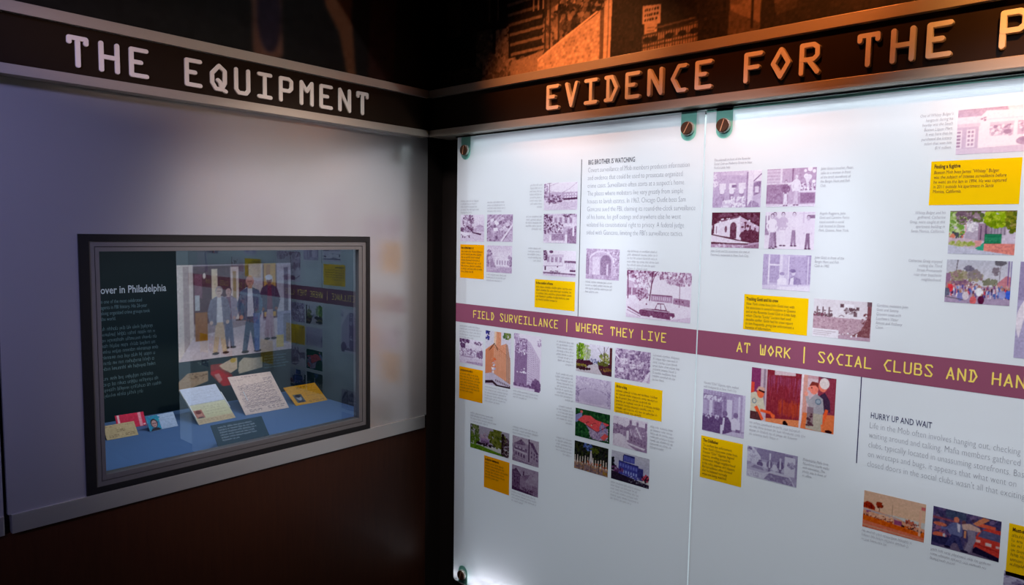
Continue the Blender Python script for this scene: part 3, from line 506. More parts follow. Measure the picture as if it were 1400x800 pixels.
def P_green_lawn(c):
    c.grad(0, .7, (.70, .67, .75), (.66, .62, .70)); c.leaves(.1, .3, .14, .35, 130, .04, [(.3, .36, .2), (.4, .46, .22), (.5, .55, .35)]); c.leaves(.1, .62, .14, .16, 80, .04, [(.38, .5, .14), (.3, .4, .12)]); c.poly([(.28, .7), (.28, .5), (.38, .42), (.5, .52), (.5, .75)], (.62, .5, .68)); c.quadgrid([(.29, .54), (.49, .54), (.49, .7), (.29, .7)], 4, 1, (.4, .28, .42)); c.leaves(.37, .4, .12, .1, 40, .03, [(.75, .65, .72), (.6, .5, .6)])
    c.leaves(.7, .35, .22, .36, 220, .045, [(.3, .34, .1), (.4, .42, .14), (.46, .48, .2)]); c.leaves(.4, .72, .25, .06, 60, .03, [(.16, .1, .14)]); c.line([(.84, .1), (.83, 1)], .12, (.16, .1, .1)); c.leaves(.92, .6, .1, .4, 80, .04, [(.2, .14, .16), (.4, .3, .36)]); c.rect(0, .05, .02, 1, (.1, .1, .1))
    c.poly([(0, .82), (.25, .8), (.75, .9), (.9, 1), (0, 1)], (.36, .52, .1)); c.strew(0, .84, .8, 1, 60, .03, [(.42, .58, .12), (.3, .44, .1)]); c.grain(.03, .02)
def P_corner_house(c):
    c.rect(0, 0, 1, 1, g(.8)); c.poly([(.05, .3), (.35, .1), (.55, .25), (.75, .15), (.98, .55), (1, 1), (.05, .85)], g(.6)); c.poly([(.05, .32), (.35, .08), (.52, .28)], g(.38)); c.poly([(.62, .1), (.78, .12), (.98, .5), (.9, .52)], g(.3)); c.poly([(.08, .36), (.55, .42), (.55, .54), (.08, .5)], g(.35)); c.quadgrid([(.1, .36), (.5, .4), (.5, .5), (.1, .46)], 3, 1, g(.75), .7, .8)
    c.poly([(.06, .52), (.56, .58), (.56, .64), (.06, .56)], g(.9)); c.quadgrid([(.1, .6), (.5, .66), (.5, .8), (.1, .74)], 4, 1, g(.28), .5, .9); c.quadgrid([(.68, .4), (.98, .55), (.98, .85), (.68, .72)], 3, 2, g(.25), .4, .55); c.line([(.0, .3), (.1, .9)], .03, g(.3)); c.line([(.63, .0), (.63, .95)], .045, (.12, .05, .14)); c.poly([(0, .78), (1, .95), (1, 1), (0, 1)], g(.5)); c.line([(0, .82), (1, .98)], .02, g(.85)); c.grain(.05).tone((.24, .1, .28), (.52, .42, .56), (.82, .78, .84))
def P_dark_house(c):
    c.rect(0, 0, 1, 1, g(.72)); c.strew(0, 0, 1, .3, 60, .06, [g(.68), g(.76)]); c.poly([(0, .22), (.16, .12), (.34, .35), (.34, .95), (0, .85)], g(.35)); c.poly([(.32, .38), (.62, .28), (.52, .6), (.52, .98), (.32, .92)], g(.58)); c.poly([(.36, .36), (.68, .22), (.6, .42), (.5, .48)], g(.45)); c.poly([(.0, .26), (.16, .1), (.36, .34), (.33, .38), (.16, .2)], g(.25)); c.rect(.42, .16, .47, .32, g(.25)); c.quadgrid([(.04, .35), (.3, .45), (.3, .75), (.04, .7)], 2, 2, g(.22), .4, .5)
    c.poly([(.54, .55), (.75, .62), (.75, 1), (.54, .95)], g(.6)); c.rect(.76, .6, .98, .98, g(.55)); c.quadgrid([(.78, .62), (.98, .66), (.98, .95), (.78, .9)], 4, 4, g(.38), .5, .5); c.quadgrid([(.56, .62), (.74, .66), (.74, .85), (.56, .8)], 2, 2, g(.4), .4, .5); c.strew(.4, .8, .8, 1, 60, .03, [g(.2), g(.4)]); c.poly([(0, .85), (.7, .94), (1, 1), (0, 1)], g(.2)); c.grain(.05).tone((.24, .1, .26), (.50, .38, .52), (.74, .70, .78))
def P_club_room(c):
    c.rect(0, 0, 1, 1, g(.62)); c.poly([(.1, .1), (.72, .16), (.72, 1), (0, 1), (0, .2)], g(.56)); c.poly([(.15, .1), (.4, .0), (.75, .0), (.72, .12)], g(.7)); c.quadgrid([(0, .1), (.7, .16), (.7, .6), (0, .6)], 14, 7, g(.6), .8, .8, .5)
    for x in (.22, .42, .62): c.rect(x-.08, .33, x+.06, .5, g(.88)); c.ell(x-.02, .55, .05, .08, g(.92)); c.rect(x-.06, .62, x+.03, .82, g(.4))
    c.rect(.40, .38, .50, .45, g(.3)); c.strew(.4, .7, .68, 1, 160, .025, [g(.5), g(.85), g(.95)]); c.strew(.2, .8, .4, 1, 50, .03, [g(.7), g(.9)]); c.poly([(0, .8), (.25, .6), (.2, .95), (0, .98)], g(.5)); c.rect(.70, .05, .73, 1, g(.4)); c.rect(.73, .0, .84, 1, g(.86)); c.rect(.84, .0, 1, .3, g(.9)); c.line([(.84, .3), (1, .1)], .03, g(.3)); c.poly([(.84, .34), (.99, .3), (.97, .62), (.85, .68)], g(.35)); c.rect(.87, .44, .95, .6, g(.78)); c.poly([(.72, 1), (.8, .8), (.95, .88), (.98, 1)], g(.42)); c.line([(.84, .3), (.82, 1)], .02, g(.7)); c.strew(0, .1, .1, .4, 30, .03, [g(.9), g(.6)]); c.grain(.04, .04).tone((.42, .28, .46), (.68, .56, .74))
def P_couple_storefront(c):
    c.rect(0, 0, 1, 1, g(.5)); c.rect(0, .02, .3, .4, g(.6)); c.quadgrid([(0, .02), (.28, .02), (.28, .36), (0, .36)], 1, 4, g(.72), 1, .6); c.rect(.28, .0, .32, .45, g(.85)); c.rect(.32, .0, .45, .4, g(.58)); c.rect(0, .37, .45, .41, g(.82)); c.rect(0, .41, .35, .93, (.48, .33, .45)); c.strew(0, .41, .35, .93, 80, .03, [g(.42), g(.5)], .4); c.rect(.45, .0, .65, .93, g(.55)); c.rect(.52, 0, .55, .4, g(.35))
    c.rect(.66, .0, 1, .6, g(.5))
    for x, y, r in ((.78, .08, .03), (.87, .04, .05), (.95, .1, .035), (.8, .22, .05), (.86, .24, .05), (.95, .36, .035)): c.ell(x, y, r, r*1.3, g(.95))
    c.poly([(.76, .2), (.83, .5), (.9, .2)], g(.85)); c.strew(.68, .4, .98, .58, 90, .02, [g(.8), g(.95), g(.35)]); c.rect(.66, .58, 1, .63, g(.85)); c.rect(.7, .65, .98, .9, (.55, .22, .4)); c.rect(0, .92, 1, 1, g(.82)); c.line([(0, .94), (1, .92)], .012, g(.6))
    c.person(.40, .96, .66, (.5, .2, .35), g(.86), g(.8), (.4, .2, .3), .5); c.person(.61, .95, .78, g(.88), g(.7), g(.88), g(.8), .2); c.line([(.54, .38), (.44, .42)], .06, g(.85)); c.grain(.035, .03).tone((.42, .22, .40), (.68, .54, .70))
def P_corner_bar(c):
    c.rect(0, 0, 1, 1, (.28, .12, .14)); c.poly([(0, .0), (.12, 0), (.06, .3), (0, .3)], g(.15)); c.poly([(.12, .16), (.2, .04), (.3, 0), (.85, 0), (1, .2), (1, .35), (.62, .05), (.5, .1)], (.38, .2, .22)); c.quadgrid([(.35, .0), (.9, .02), (.9, .16), (.4, .1)], 4, 1, g(.12), .4, .9); c.poly([(.56, .1), (.6, .08), (1, .36), (1, .4)], g(.1))
    c.poly([(.0, .38), (.16, .28), (.56, .13), (.6, .1), (.62, .78), (.55, .76), (.4, .7), (.18, .66), (.04, .62)], g(.84)); c.poly([(.6, .12), (.99, .4), (.96, .78), (.62, .78)], g(.66)); c.line([(.12, .28), (.58, .12)], .05, g(.3)); c.strew(.15, .18, .58, .28, 14, .025, [g(.9)]); c.strew(.62, .18, .98, .42, 14, .03, [g(.9), g(.2)])
    c.ell(.465, .4, .065, .12, g(.25)); c.rect(.4, .4, .53, .73, (.36, .14, .18)); c.ell(.465, .41, .05, .09, (.42, .2, .22)); c.ell(.31, .48, .025, .09, g(.3)); c.rect(.08, .34, .16, .64, g(.9)); c.rect(.1, .4, .12, .6, g(.4)); c.rect(.02, .35, .06, .6, g(.2)); c.leaves(.8, .64, .18, .14, 170, .03, [(.34, .12, .16), (.28, .1, .14), (.42, .18, .22)]); c.poly([(.64, .6), (.7, .5), (.75, .6), (.8, .48), (.86, .58), (.92, .5), (.97, .6), (.95, .84), (.63, .8)], (.34, .12, .16)); c.quadgrid([(.66, .26), (.96, .46), (.95, .56), (.66, .45)], 3, 1, g(.25), .3, .9)
    c.poly([(0, .64), (.5, .77), (.85, .84), (.7, .88), (0, .84)], g(.86)); c.line([(0, .63), (.55, .78), (.85, .84)], .02, g(.1)); c.poly([(0, .86), (.75, .87), (1, .82), (1, 1), (0, 1)], g(.55)); c.line([(0, .88), (.78, .88)], .03, (.2, .1, .25)); c.poly([(.6, .98), (1, .86), (1, 1)], g(.4)); c.strew(0, .92, .7, 1, 40, .03, [g(.75), g(.5)]); c.grain(.04, .03).tone((.32, .10, .18), (.64, .46, .62))
def P_four_men(c):
    c.rect(0, 0, 1, 1, g(.84)); c.rect(0, .1, .09, .62, g(.42)); c.rect(.03, .0, .06, .3, g(.9)); c.rect(.85, .09, 1, .18, (.55, .25, .4)); c.line([(.68, .06), (1, .03)], .012, g(.6)); c.rect(.76, 0, .79, .3, g(.7)); c.rect(0, .86, 1, 1, g(.88))
    c.person(.20, .94, .94, g(.6), g(.35), g(.7), g(.2), .2); c.person(.15, .98, .94, g(.92), g(.45), g(.75), g(.15), .4); c.person(.37, .90, .90, (.62, .6, .7), g(.88), g(.78), g(.1), .8); c.person(.59, .90, .90, g(.86), (.45, .36, .46), g(.8), g(.2), 1.0); c.person(.87, .97, .88, g(.82), (.42, .26, .36), g(.7), g(.2), .1); c.grain(.035, .02).tone((.34, .18, .32), (.68, .56, .72), (.92, .88, .94))
def P_window_men(c):
    c.rect(0, 0, 1, 1, g(.6)); c.rect(.0, 0, .12, 1, g(.5)); c.rect(.12, .02, .15, .85, g(.85)); c.rect(.15, .03, .36, .8, g(.48)); c.rect(.15, .28, .36, .32, g(.85)); c.rect(.36, .0, .42, .85, g(.8)); c.rect(.42, 0, .52, .9, g(.66)); c.rect(.54, .04, .56, .85, g(.85)); c.rect(.56, .06, .9, .85, g(.5)); c.rect(.9, 0, 1, .9, g(.45)); c.rect(.93, .05, .95, .85, g(.75))
    c.poly([(.33, .95), (.32, .72), (.4, .62), (.52, .68), (.54, .95)], g(.88)); c.ell(.42, .58, .05, .08, g(.8)); c.ell(.42, .54, .052, .05, g(.4)); c.poly([(.57, .95), (.56, .68), (.66, .58), (.8, .68), (.84, .95)], g(.38)); c.ell(.65, .5, .045, .08, g(.75)); c.ell(.64, .45, .06, .05, g(.3)); c.poly([(.57, .9), (.6, .66), (.66, .62), (.66, .9)], g(.85)); c.poly([(0, .88), (1, .8), (1, .9), (.55, 1), (0, 1)], g(.72)); c.poly([(.3, .95), (.4, .9), (1, .84), (1, 1), (.4, 1)], g(.85)); c.grain(.035, .03).tone((.40, .30, .52), (.68, .60, .78))
def P_field_trunk(c):
    c.grad(0, .4, g(.8), g(.86)); c.poly([(.05, .2), (.6, .28), (1, .36), (1, .5), (0, .44)], g(.86))
    for x in (.06, .16, .27): c.rect(x, .2, x+.025, .46, g(.35)); c.ell(x+.03, .3, .04, .02, g(.4))
    c.strew(.0, .36, .35, .46, 40, .025, [g(.3), (.45, .2, .3)]); c.rect(.5, .1, .7, .2, g(.92)); c.rect(.47, .1, .53, .19, g(.25)); c.rect(.74, .16, .79, .24, g(.25)); c.strew(.55, .2, .75, .34, 36, .025, [g(.25), g(.5)]); c.rect(.7, .3, .76, .4, g(.3)); c.ell(.5, .42, .05, .05, g(.85))
    for i in range(9): c.ell(.46+.01*i, .42-.03*math.sin(i/8*3.14), .01, .012, g(.45))
    c.rect(0, .46, 1, 1, (.68, .5, .56)); c.strew(0, .46, 1, .9, 380, .018, [(.62, .44, .5), (.74, .58, .62), (.56, .4, .46)]); c.poly([(.93, .0), (1, .0), (.98, 1), (.68, .9), (.85, .72), (.93, .4)], (.48, .2, .18)); c.strew(.85, .3, .97, .9, 50, .02, [(.42, .16, .14), (.55, .28, .24)]); c.rect(.92, .0, .99, .12, g(.3))
    c.poly([(.4, .9), (1, .9), (1, 1), (.4, 1)], (.66, .5, .6)); c.strew(.4, .82, .8, .92, 14, .02, [g(.9), g(.35)]); c.rect(0, .78, .46, 1, g(.90)); 
    for j in range(3): c.line([(.02, .83+.05*j), (.12+.2*c.r.rand()+.1, .83+.05*j)], .014, g(.55))
    c.grain(.03, .02); t = c.a.copy(); c.tone((.36, .14, .2), (.70, .55, .62)); c.a = c.a*.65+t*.35
def P_liquor_store(c):
    c.rect(0, 0, 1, 1, g(.86)); c.poly([(0, 0), (.62, 0), (.65, .14), (.35, .16), (.3, .2), (0, .18)], (.62, .4, .52)); c.strew(0, .0, .62, .14, 60, .02, [g(.55), (.7, .5, .6)], .6); c.poly([(.3, .18), (.37, .06), (1, .12), (1, 1), (.28, 1)], g(.9)); c.rect(0, .17, .3, .32, g(.88)); c.rect(0, .32, .3, .4, g(.72)); c.rect(0, .4, .28, .92, g(.56))
    c.rect(.13, .45, .24, .84, g(.86)); c.quadgrid([(.14, .46), (.23, .46), (.23, .83), (.14, .83)], 2, 4, g(.42), .7, .6); c.rect(.0, .46, .07, .86, g(.85)); c.quadgrid([(.0, .47), (.06, .47), (.06, .85), (.0, .85)], 1, 5, g(.35), .8, .6); c.strew(.3, .2, .36, .3, 6, .02, [g(.4)]); c.rect(.4, .25, .9, .27, g(.78)); c.poly([(.42, .33), (.72, .33), (.72, .38), (.42, .38)], g(.7)); c.rect(.42, .38, .71, .62, g(.62)); c.strew(.43, .4, .7, .62, 60, .025, [g(.5), g(.85), g(.35)]); c.rect(.76, .33, 1, .62, g(.55)); c.strew(.77, .38, 1, .62, 40, .03, [g(.85), g(.45)])
    c.ell(.64, .55, .05, .05, g(.35)); c.rect(.40, .78, .6, .81, g(.97)); c.ell(.87, .76, .12, .09, (.6, .32, .45)); c.ell(.87, .74, .07, .05, (.5, .25, .38)); c.poly([(0, .88), (1, .84), (1, 1), (0, 1)], g(.66)); c.grain(.025, .02).tone((.50, .34, .50), (.74, .64, .78), (.96, .93, .98))
def P_green_stairs(c):
    c.grad(0, 1, (.8, .74, .82), (.8, .74, .82)); c.leaves(.1, .3, .16, .34, 150, .035, [(.45, .6, .25), (.6, .7, .4), (.75, .8, .6)]); c.leaves(.3, .15, .2, .2, 150, .035, [(.45, .35, .42), (.6, .5, .55), (.35, .4, .2)]); c.poly([(.25, .35), (.4, .25), (.55, .35), (.6, .7), (.25, .7)], (.72, .66, .74)); c.leaves(.34, .38, .1, .12, 60, .03, [(.92, .9, .92), (.8, .76, .82)]); c.line([(.26, .3), (.26, .5)], .02, (.85, .5, .55)); c.rect(.45, .3, .62, .68, (.62, .5, .6)); c.rect(.48, .35, .5, .66, (.4, .3, .4)); c.rect(.55, .3, .58, .66, (.4, .3, .42)); c.rect(.62, .36, .86, .55, (.66, .6, .68)); c.quadgrid([(.62, .36), (.86, .36), (.86, .55), (.62, .55)], 5, 1, (.5, .44, .52), .3, 1)
    c.leaves(.72, .18, .2, .2, 170, .04, [(.55, .66, .08), (.42, .52, .06), (.68, .74, .2)]); c.leaves(.95, .2, .1, .3, 110, .035, [(.5, .5, .12), (.35, .4, .1), (.6, .55, .3)]); c.rect(0, 0, 1, .03, (.3, .15, .2), .6); c.rect(.55, .53, .8, .75, (.1, .44, .3))
    for i in range(5): c.line([(.56, .56+.04*i), (.8, .56+.04*i)], .01, (.3, .66, .5))
    c.poly([(.42, .86), (.55, .72), (.56, .9), (.5, .92)], (.2, .62, .5)); c.poly([(.55, .75), (1, .74), (1, 1), (.55, .9)], (.88, .52, .48)); c.strew(.56, .76, 1, .95, 60, .025, [(.9, .56, .5), (.82, .48, .46)]); c.poly([(.4, .68), (.52, .68), (.5, .8), (.42, .84)], (.86, .6, .6)); c.poly([(0, .6), (.4, .66), (.42, .84), (0, .74)], (.8, .7, .76)); c.leaves(.2, .76, .2, .05, 60, .03, [(.6, .66, .3), (.7, .7, .45)]); c.strew(0, .5, .25, .62, 24, .03, [(.3, .3, .35), (.85, .5, .4)]); c.poly([(0, .78), (.4, .88), (1, 1), (0, 1)], (.76, .76, .84)); c.grain(.03, .02)
def P_crowd(c):
    c.grad(0, .6, (.74, .74, .80), (.82, .80, .85)); c.line([(.18, 0), (.16, .3)], .018, (.4, .36, .4)); c.leaves(.3, .38, .28, .12, 160, .03, [(.55, .52, .4), (.64, .6, .5), (.6, .48, .5)]); c.leaves(.36, .2, .07, .06, 40, .025, [(.45, .42, .5)]); c.leaves(.45, .34, .1, .1, 60, .025, [(.55, .5, .52)]); c.leaves(.7, .5, .12, .07, 60, .025, [(.5, .5, .42)]); c.leaves(.76, .24, .04, .1, 40, .022, [(.5, .45, .5)]); c.line([(.83, .1), (.82, .55)], .012, (.45, .4, .45)); c.leaves(.83, .06, .08, .05, 30, .025, [(.4, .38, .42)]); c.rect(0, .32, .08, .6, (.6, .45, .58)); c.poly([(.8, .5), (.92, .34), (1, .36), (1, .6), (.8, .58)], (.78, .5, .55)); c.rect(.94, 0, .955, .62, (.42, .3, .55)); c.rect(.985, 0, 1, .62, (.42, .36, .62)); c.leaves(.25, .55, .25, .06, 50, .03, [(.5, .34, .46), (.58, .42, .52)])
    c.rect(0, .6, 1, 1, (.68, .6, .72)); cols = [(.35, .3, .6), (.85, .8, .86), (.5, .3, .5), (.3, .4, .7), (.8, .5, .55), (.25, .16, .3), (.9, .88, .9), (.45, .55, .8), (.85, .3, .35)]
    for i in range(110): x = c.r.rand(); y = .58+.16*c.r.rand(); k = cols[c.r.randint(9)]; c.rect(x-.012, y-.02, x+.012, y+.07, k); c.ell(x, y-.035, .009, .018, (.75, .55, .5)); c.rect(x-.01, y+.06, x+.01, y+.13, cols[c.r.randint(9)])
    for x, y, k in ((.08, .66, (.9, .25, .3)), (.03, .75, (.4, .4, .5)), (.25, .85, (.5, .5, .75)), (.33, .82, (.85, .8, .84)), (.45, .92, (.85, .4, .42)), (.57, .9, (.35, .1, .25)), (.53, .72, (.92, .92, .95)), (.97, .75, (.25, .4, .85)), (.88, .76, (.6, .6, .8))): c.ell(x, y, .05, .1, k); c.ell(x, y-.12, .02, .035, (.7, .5, .45))
    c.line([(0, .86), (.3, .92)], .02, (.4, .35, .42)); c.grain(.03, .02)
def P_white_coat(c):
    c.rect(0, 0, 1, 1, (.70, .66, .80)); c.rect(0, 0, .2, .4, (.62, .57, .72)); c.ell(.62, .62, .62, .42, (.92, .88, .93)); c.poly([(.1, .62), (.16, .42), (.3, .5), (.2, .8), (.28, 1), (.0, 1)], (.70, .66, .80)); c.ell(.6, .24, .18, .14, (.8, .72, .76)); c.grain(.02, .02)
def P_village(c):
    c.rect(0, 0, 1, 1, g(.5)); c.quadgrid([(0, .0), (.5, .0), (.5, .12), (0, .12)], 7, 2, g(.65)); c.rect(.0, .1, .5, .24, g(.42)); c.strew(.02, .12, .48, .22, 34, .022, [g(.85), g(.9)]); c.rect(.0, .26, .1, .6, g(.6)); c.rect(.16, .24, .24, .6, g(.85)); c.rect(.28, .26, .46, .6, g(.34)); c.rect(.5, .1, .56, .7, g(.4)); c.rect(.58, .16, .7, .72, g(.86)); c.rect(.74, .08, .9, .75, g(.6)); c.rect(.84, .05, .88, .8, g(.85)); c.rect(.93, 0, 1, .85, g(.75)); c.poly([(0, .6), (.5, .6), (.6, .85), (.5, 1), (0, .98)], g(.2)); c.strew(0, .55, .4, .68, 30, .02, [g(.75), g(.4)])
    c.poly([(.5, .98), (.44, .7), (.52, .55), (.62, .58), (.72, .75), (.7, .98)], g(.2)); c.ell(.54, .5, .06, .07, g(.3)); c.line([(.52, .6), (.5, .9)], .05, g(.85)); c.poly([(.7, .85), (.68, .62), (.78, .55), (.9, .66), (.9, .85)], g(.88)); c.ell(.79, .5, .055, .065, g(.35)); c.rect(.8, .82, .9, .9, g(.3)); c.poly([(.5, 1), (.7, .9), (1, .88), (1, 1)], g(.72)); c.rect(.44, .78, .5, 1, g(.85)); c.grain(.04, .03).tone((.34, .22, .42), (.62, .54, .72), (.86, .84, .92))
def P_officers(c):
    D = (.55, .16, .22); c.rect(0, 0, 1, 1, (.85, .74, .78)); c.rect(0, 0, .12, .7, (.55, .22, .42)); c.rect(.12, 0, .2, .95, (.80, .70, .76)); c.rect(.155, 0, .18, .8, (.62, .52, .6)); c.poly([(.2, .0), (.29, .0), (.29, .09), (.54, .06), (.54, .0), (.62, .0), (.61, .86), (.2, .93)], D)
    for i in range(90): x = .21+.4*c.r.rand(); y = .1+.7*c.r.rand(); c.line([(x, y), (x, y+.1)], .012, (.62+.1*c.r.rand(), .2+.1*c.r.rand(), .3), .5)
    for i in range(60): x = .21+.4*c.r.rand(); y = .02+.4*c.r.rand()*c.r.rand(); c.line([(x, max(y, .1)), (x, y+.2)], .014, (.62, .32, .52), .35)
    for i in range(60): x = .35+.26*c.r.rand(); y = .75+.12*c.r.rand(); c.line([(x, y-.25), (x, y)], .014, (.80, .30, .14), .35)
    c.poly([(.2, .93), (.61, .86), (.63, 1), (.2, 1)], (.93, .55, .36)); c.rect(.63, 0, .68, 1, (.86, .62, .58)); c.poly([(.61, .0), (.635, .0), (.63, 1), (.6, 1)], (.93, .86, .9)); c.rect(.8, .0, 1, .7, (.58, .22, .3)); c.poly([(.64, .7), (1, .66), (1, 1), (.62, 1)], (.92, .48, .28)); c.rect(.68, .0, .8, .06, (.8, .62, .66)); c.rect(.82, 0, .94, .03, (.4, .2, .3))
    # left officer leaning in
    c.rect(0, .28, .045, .5, (.9, .3, .24)); c.poly([(0, .5), (.06, .46), (.16, .56), (.19, .78), (.13, .84), (.0, .86)], (.84, .80, .72)); c.ell(.125, .47, .045, .10, SKR); c.poly([(.07, .43), (.1, .35), (.17, .36), (.18, .42)], (.85, .66, .6)); c.line([(.1, .42), (.175, .45)], .03, (.18, .06, .08)); c.line([(.07, .74), (.16, .98)], .07, (.95, .36, .2)); c.line([(.13, .80), (.26, .82), (.30, .90)], .055, (.95, .36, .2)); c.ell(.29, .87, .025, .04, (.95, .4, .22)); c.line([(.29, .88), (.32, .92)], .015, (.95, .42, .26)); c.poly([(0, .84), (.1, .84), (.15, 1), (0, 1)], (.36, .2, .22)); c.ell(.05, .64, .028, .05, (.42, .5, .58)); c.ell(.05, .64, .02, .036, (.82, .80, .74))
    # two people on the right
    c.poly([(.82, .35), (.88, .28), (.94, .42), (.95, .62), (.83, .66)], (.26, .17, .28)); c.ell(.855, .17, .05, .105, (.93, .48, .40)); c.ell(.87, .12, .055, .10, (.90, .84, .84)); c.line([(.91, .58), (.89, .72), (.86, .86)], .06, (.95, .38, .2)); c.ell(.86, .86, .02, .04, (.95, .38, .2))
    c.poly([(.70, .46), (.78, .32), (.86, .40), (.88, .62), (.86, .72), (.72, .70)], (.66, .64, .68)); c.ell(.755, .24, .05, .10, (.95, .52, .45)); c.poly([(.70, .2), (.73, .11), (.8, .12), (.81, .22), (.77, .17)], (.52, .2, .18)); c.ell(.70, .25, .014, .03, (.95, .52, .45)); c.ell(.73, .225, .008, .012, (.3, .1, .1)); c.line([(.78, .58), (.70, .52), (.68, .38)], .065, (.70, .67, .70)); c.ell(.67, .35, .022, .045, (.95, .62, .55)); c.ell(.81, .46, .034, .055, (.38, .46, .54)); c.ell(.81, .46, .024, .038, (.60, .64, .70)); c.poly([(.69, .68), (.87, .68), (.87, 1), (.68, .98)], (.74, .70, .64)); c.rect(.69, .58, .76, .92, (.50, .36, .42), .7); c.strew(.69, .7, .76, .95, 10, .02, [(.35, .2, .25)]); c.line([(.86, .86), (.87, 1)], .03, (.95, .5, .3))
    c.ell(.435, .965, .024, .05, (.12, .04, .05)); c.ell(.455, .98, .018, .03, (.12, .04, .05)); c.ell(.94, .97, .04, .03, (.2, .06, .08)); c.grain(.025, .015)
def P_men_by_car(c):
    c.rect(0, 0, 1, 1, g(.5)); c.rect(.2, 0, .75, .35, (.42, .36, .46)); c.poly([(.0, .0), (.12, .0), (.28, .28), (.28, .5), (0, .5)], g(.82)); c.leaves(.05, .1, .06, .1, 24, .03, [g(.3), g(.55)]); c.leaves(.12, .32, .1, .18, 50, .03, [g(.6), g(.9)]); c.rect(.75, .1, 1, .7, g(.85)); c.leaves(.88, .35, .07, .1, 40, .025, [g(.4), g(.55)]); c.rect(.95, .1, 1, .75, g(.45)); c.rect(.72, .05, .9, .1, g(.35)); c.ell(.27, .5, .055, .12, g(.2)); c.rect(.1, .42, .42, .62, g(.78)); c.ell(.27, .52, .06, .09, g(.25)); c.rect(.42, .45, .75, .62, g(.7))
    c.person(.46, .85, .6, g(.82), g(.3), g(.75), g(.3), .2, jacket=g(.3)); c.person(.67, .86, .68, g(.85), g(.3), g(.78), g(.6), .2, jacket=g(.25)); c.person(.56, .86, .5, g(.85), g(.8), g(.75), g(.35), .2); c.rect(.45, .1, .48, .3, g(.85))
    c.poly([(0, .62), (.12, .54), (.35, .58), (.42, .72), (.32, .8), (0, .8)], g(.62)); c.poly([(.08, .68), (.16, .58), (.32, .62), (.36, .7)], g(.42)); c.poly([(0, .76), (.35, .78), (.5, .66), (.85, .68), (.97, .98), (1, 1), (0, 1)], g(.80)); c.poly([(.36, .96), (.46, .74), (.84, .75), (.94, .98)], (.38, .32, .42)); c.strew(.42, .8, .9, .95, 26, .03, [g(.5), g(.45)]); c.strew(0, .82, .3, .96, 40, .025, [g(.9), g(.55)]); c.poly([(.3, .98), (1, .99), (1, 1), (.3, 1)], g(.85)); c.grain(.04, .02).tone((.34, .26, .46), (.62, .58, .74), (.86, .86, .93))
def P_orange_road(c):
    c.grad(0, .5, (.86, .70, .60), (.90, .74, .62)); c.poly([(0, .52), (0, .36), (.06, .28), (.14, .30), (.2, .4), (.2, .5)], (.62, .14, .05)); c.strew(.02, .32, .16, .46, 30, .02, [(.45, .08, .05), (.72, .2, .08)]); c.leaves(.27, .32, .05, .08, 40, .025, [(.6, .16, .06), (.42, .1, .05)]); c.line([(.27, .36), (.27, .5)], .02, (.4, .16, .1)); c.line([(.48, .22), (.48, .55)], .012, (.5, .36, .3))
    c.poly([(0, .46), (.25, .48), (.45, .52), (.62, .56), (.72, .62), (1, .66), (1, .9), (0, .85)], (.88, .62, .50)); c.poly([(0, .48), (.5, .54), (.6, .6), (0, .52)], (.72, .68, .72)); c.strew(.0, .58, .95, .72, 60, .016, [(.4, .1, .08), (.5, .2, .25)]); c.rect(.52, .6, .64, .72, (.62, .28, .46)); c.rect(.06, .52, .13, .58, (.6, .3, .5)); c.strew(.1, .55, .5, .65, 60, .02, [(.92, .72, .6)]); c.strew(.64, .7, .95, .78, 30, .02, [(.2, .08, .1)])
    c.leaves(.78, .58, .12, .05, 30, .02, [(.8, .4, .3), (.55, .2, .15)]); c.poly([(0, .66), (1, .78), (1, .88), (0, .80)], (.86, .36, .06)); c.strew(0, .68, 1, .82, 60, .02, [(.78, .28, .05), (.9, .44, .1)]); c.poly([(0, .80), (1, .88), (1, 1), (0, 1)], (.88, .46, .34)); c.poly([(0, .9), (1, .94), (1, .98), (0, .95)], (.86, .58, .48)); c.rect(.9, .2, .935, .86, (.90, .70, .60)); c.rect(.93, .1, .99, .18, (.80, .38, .40)); c.grain(.02, .015)
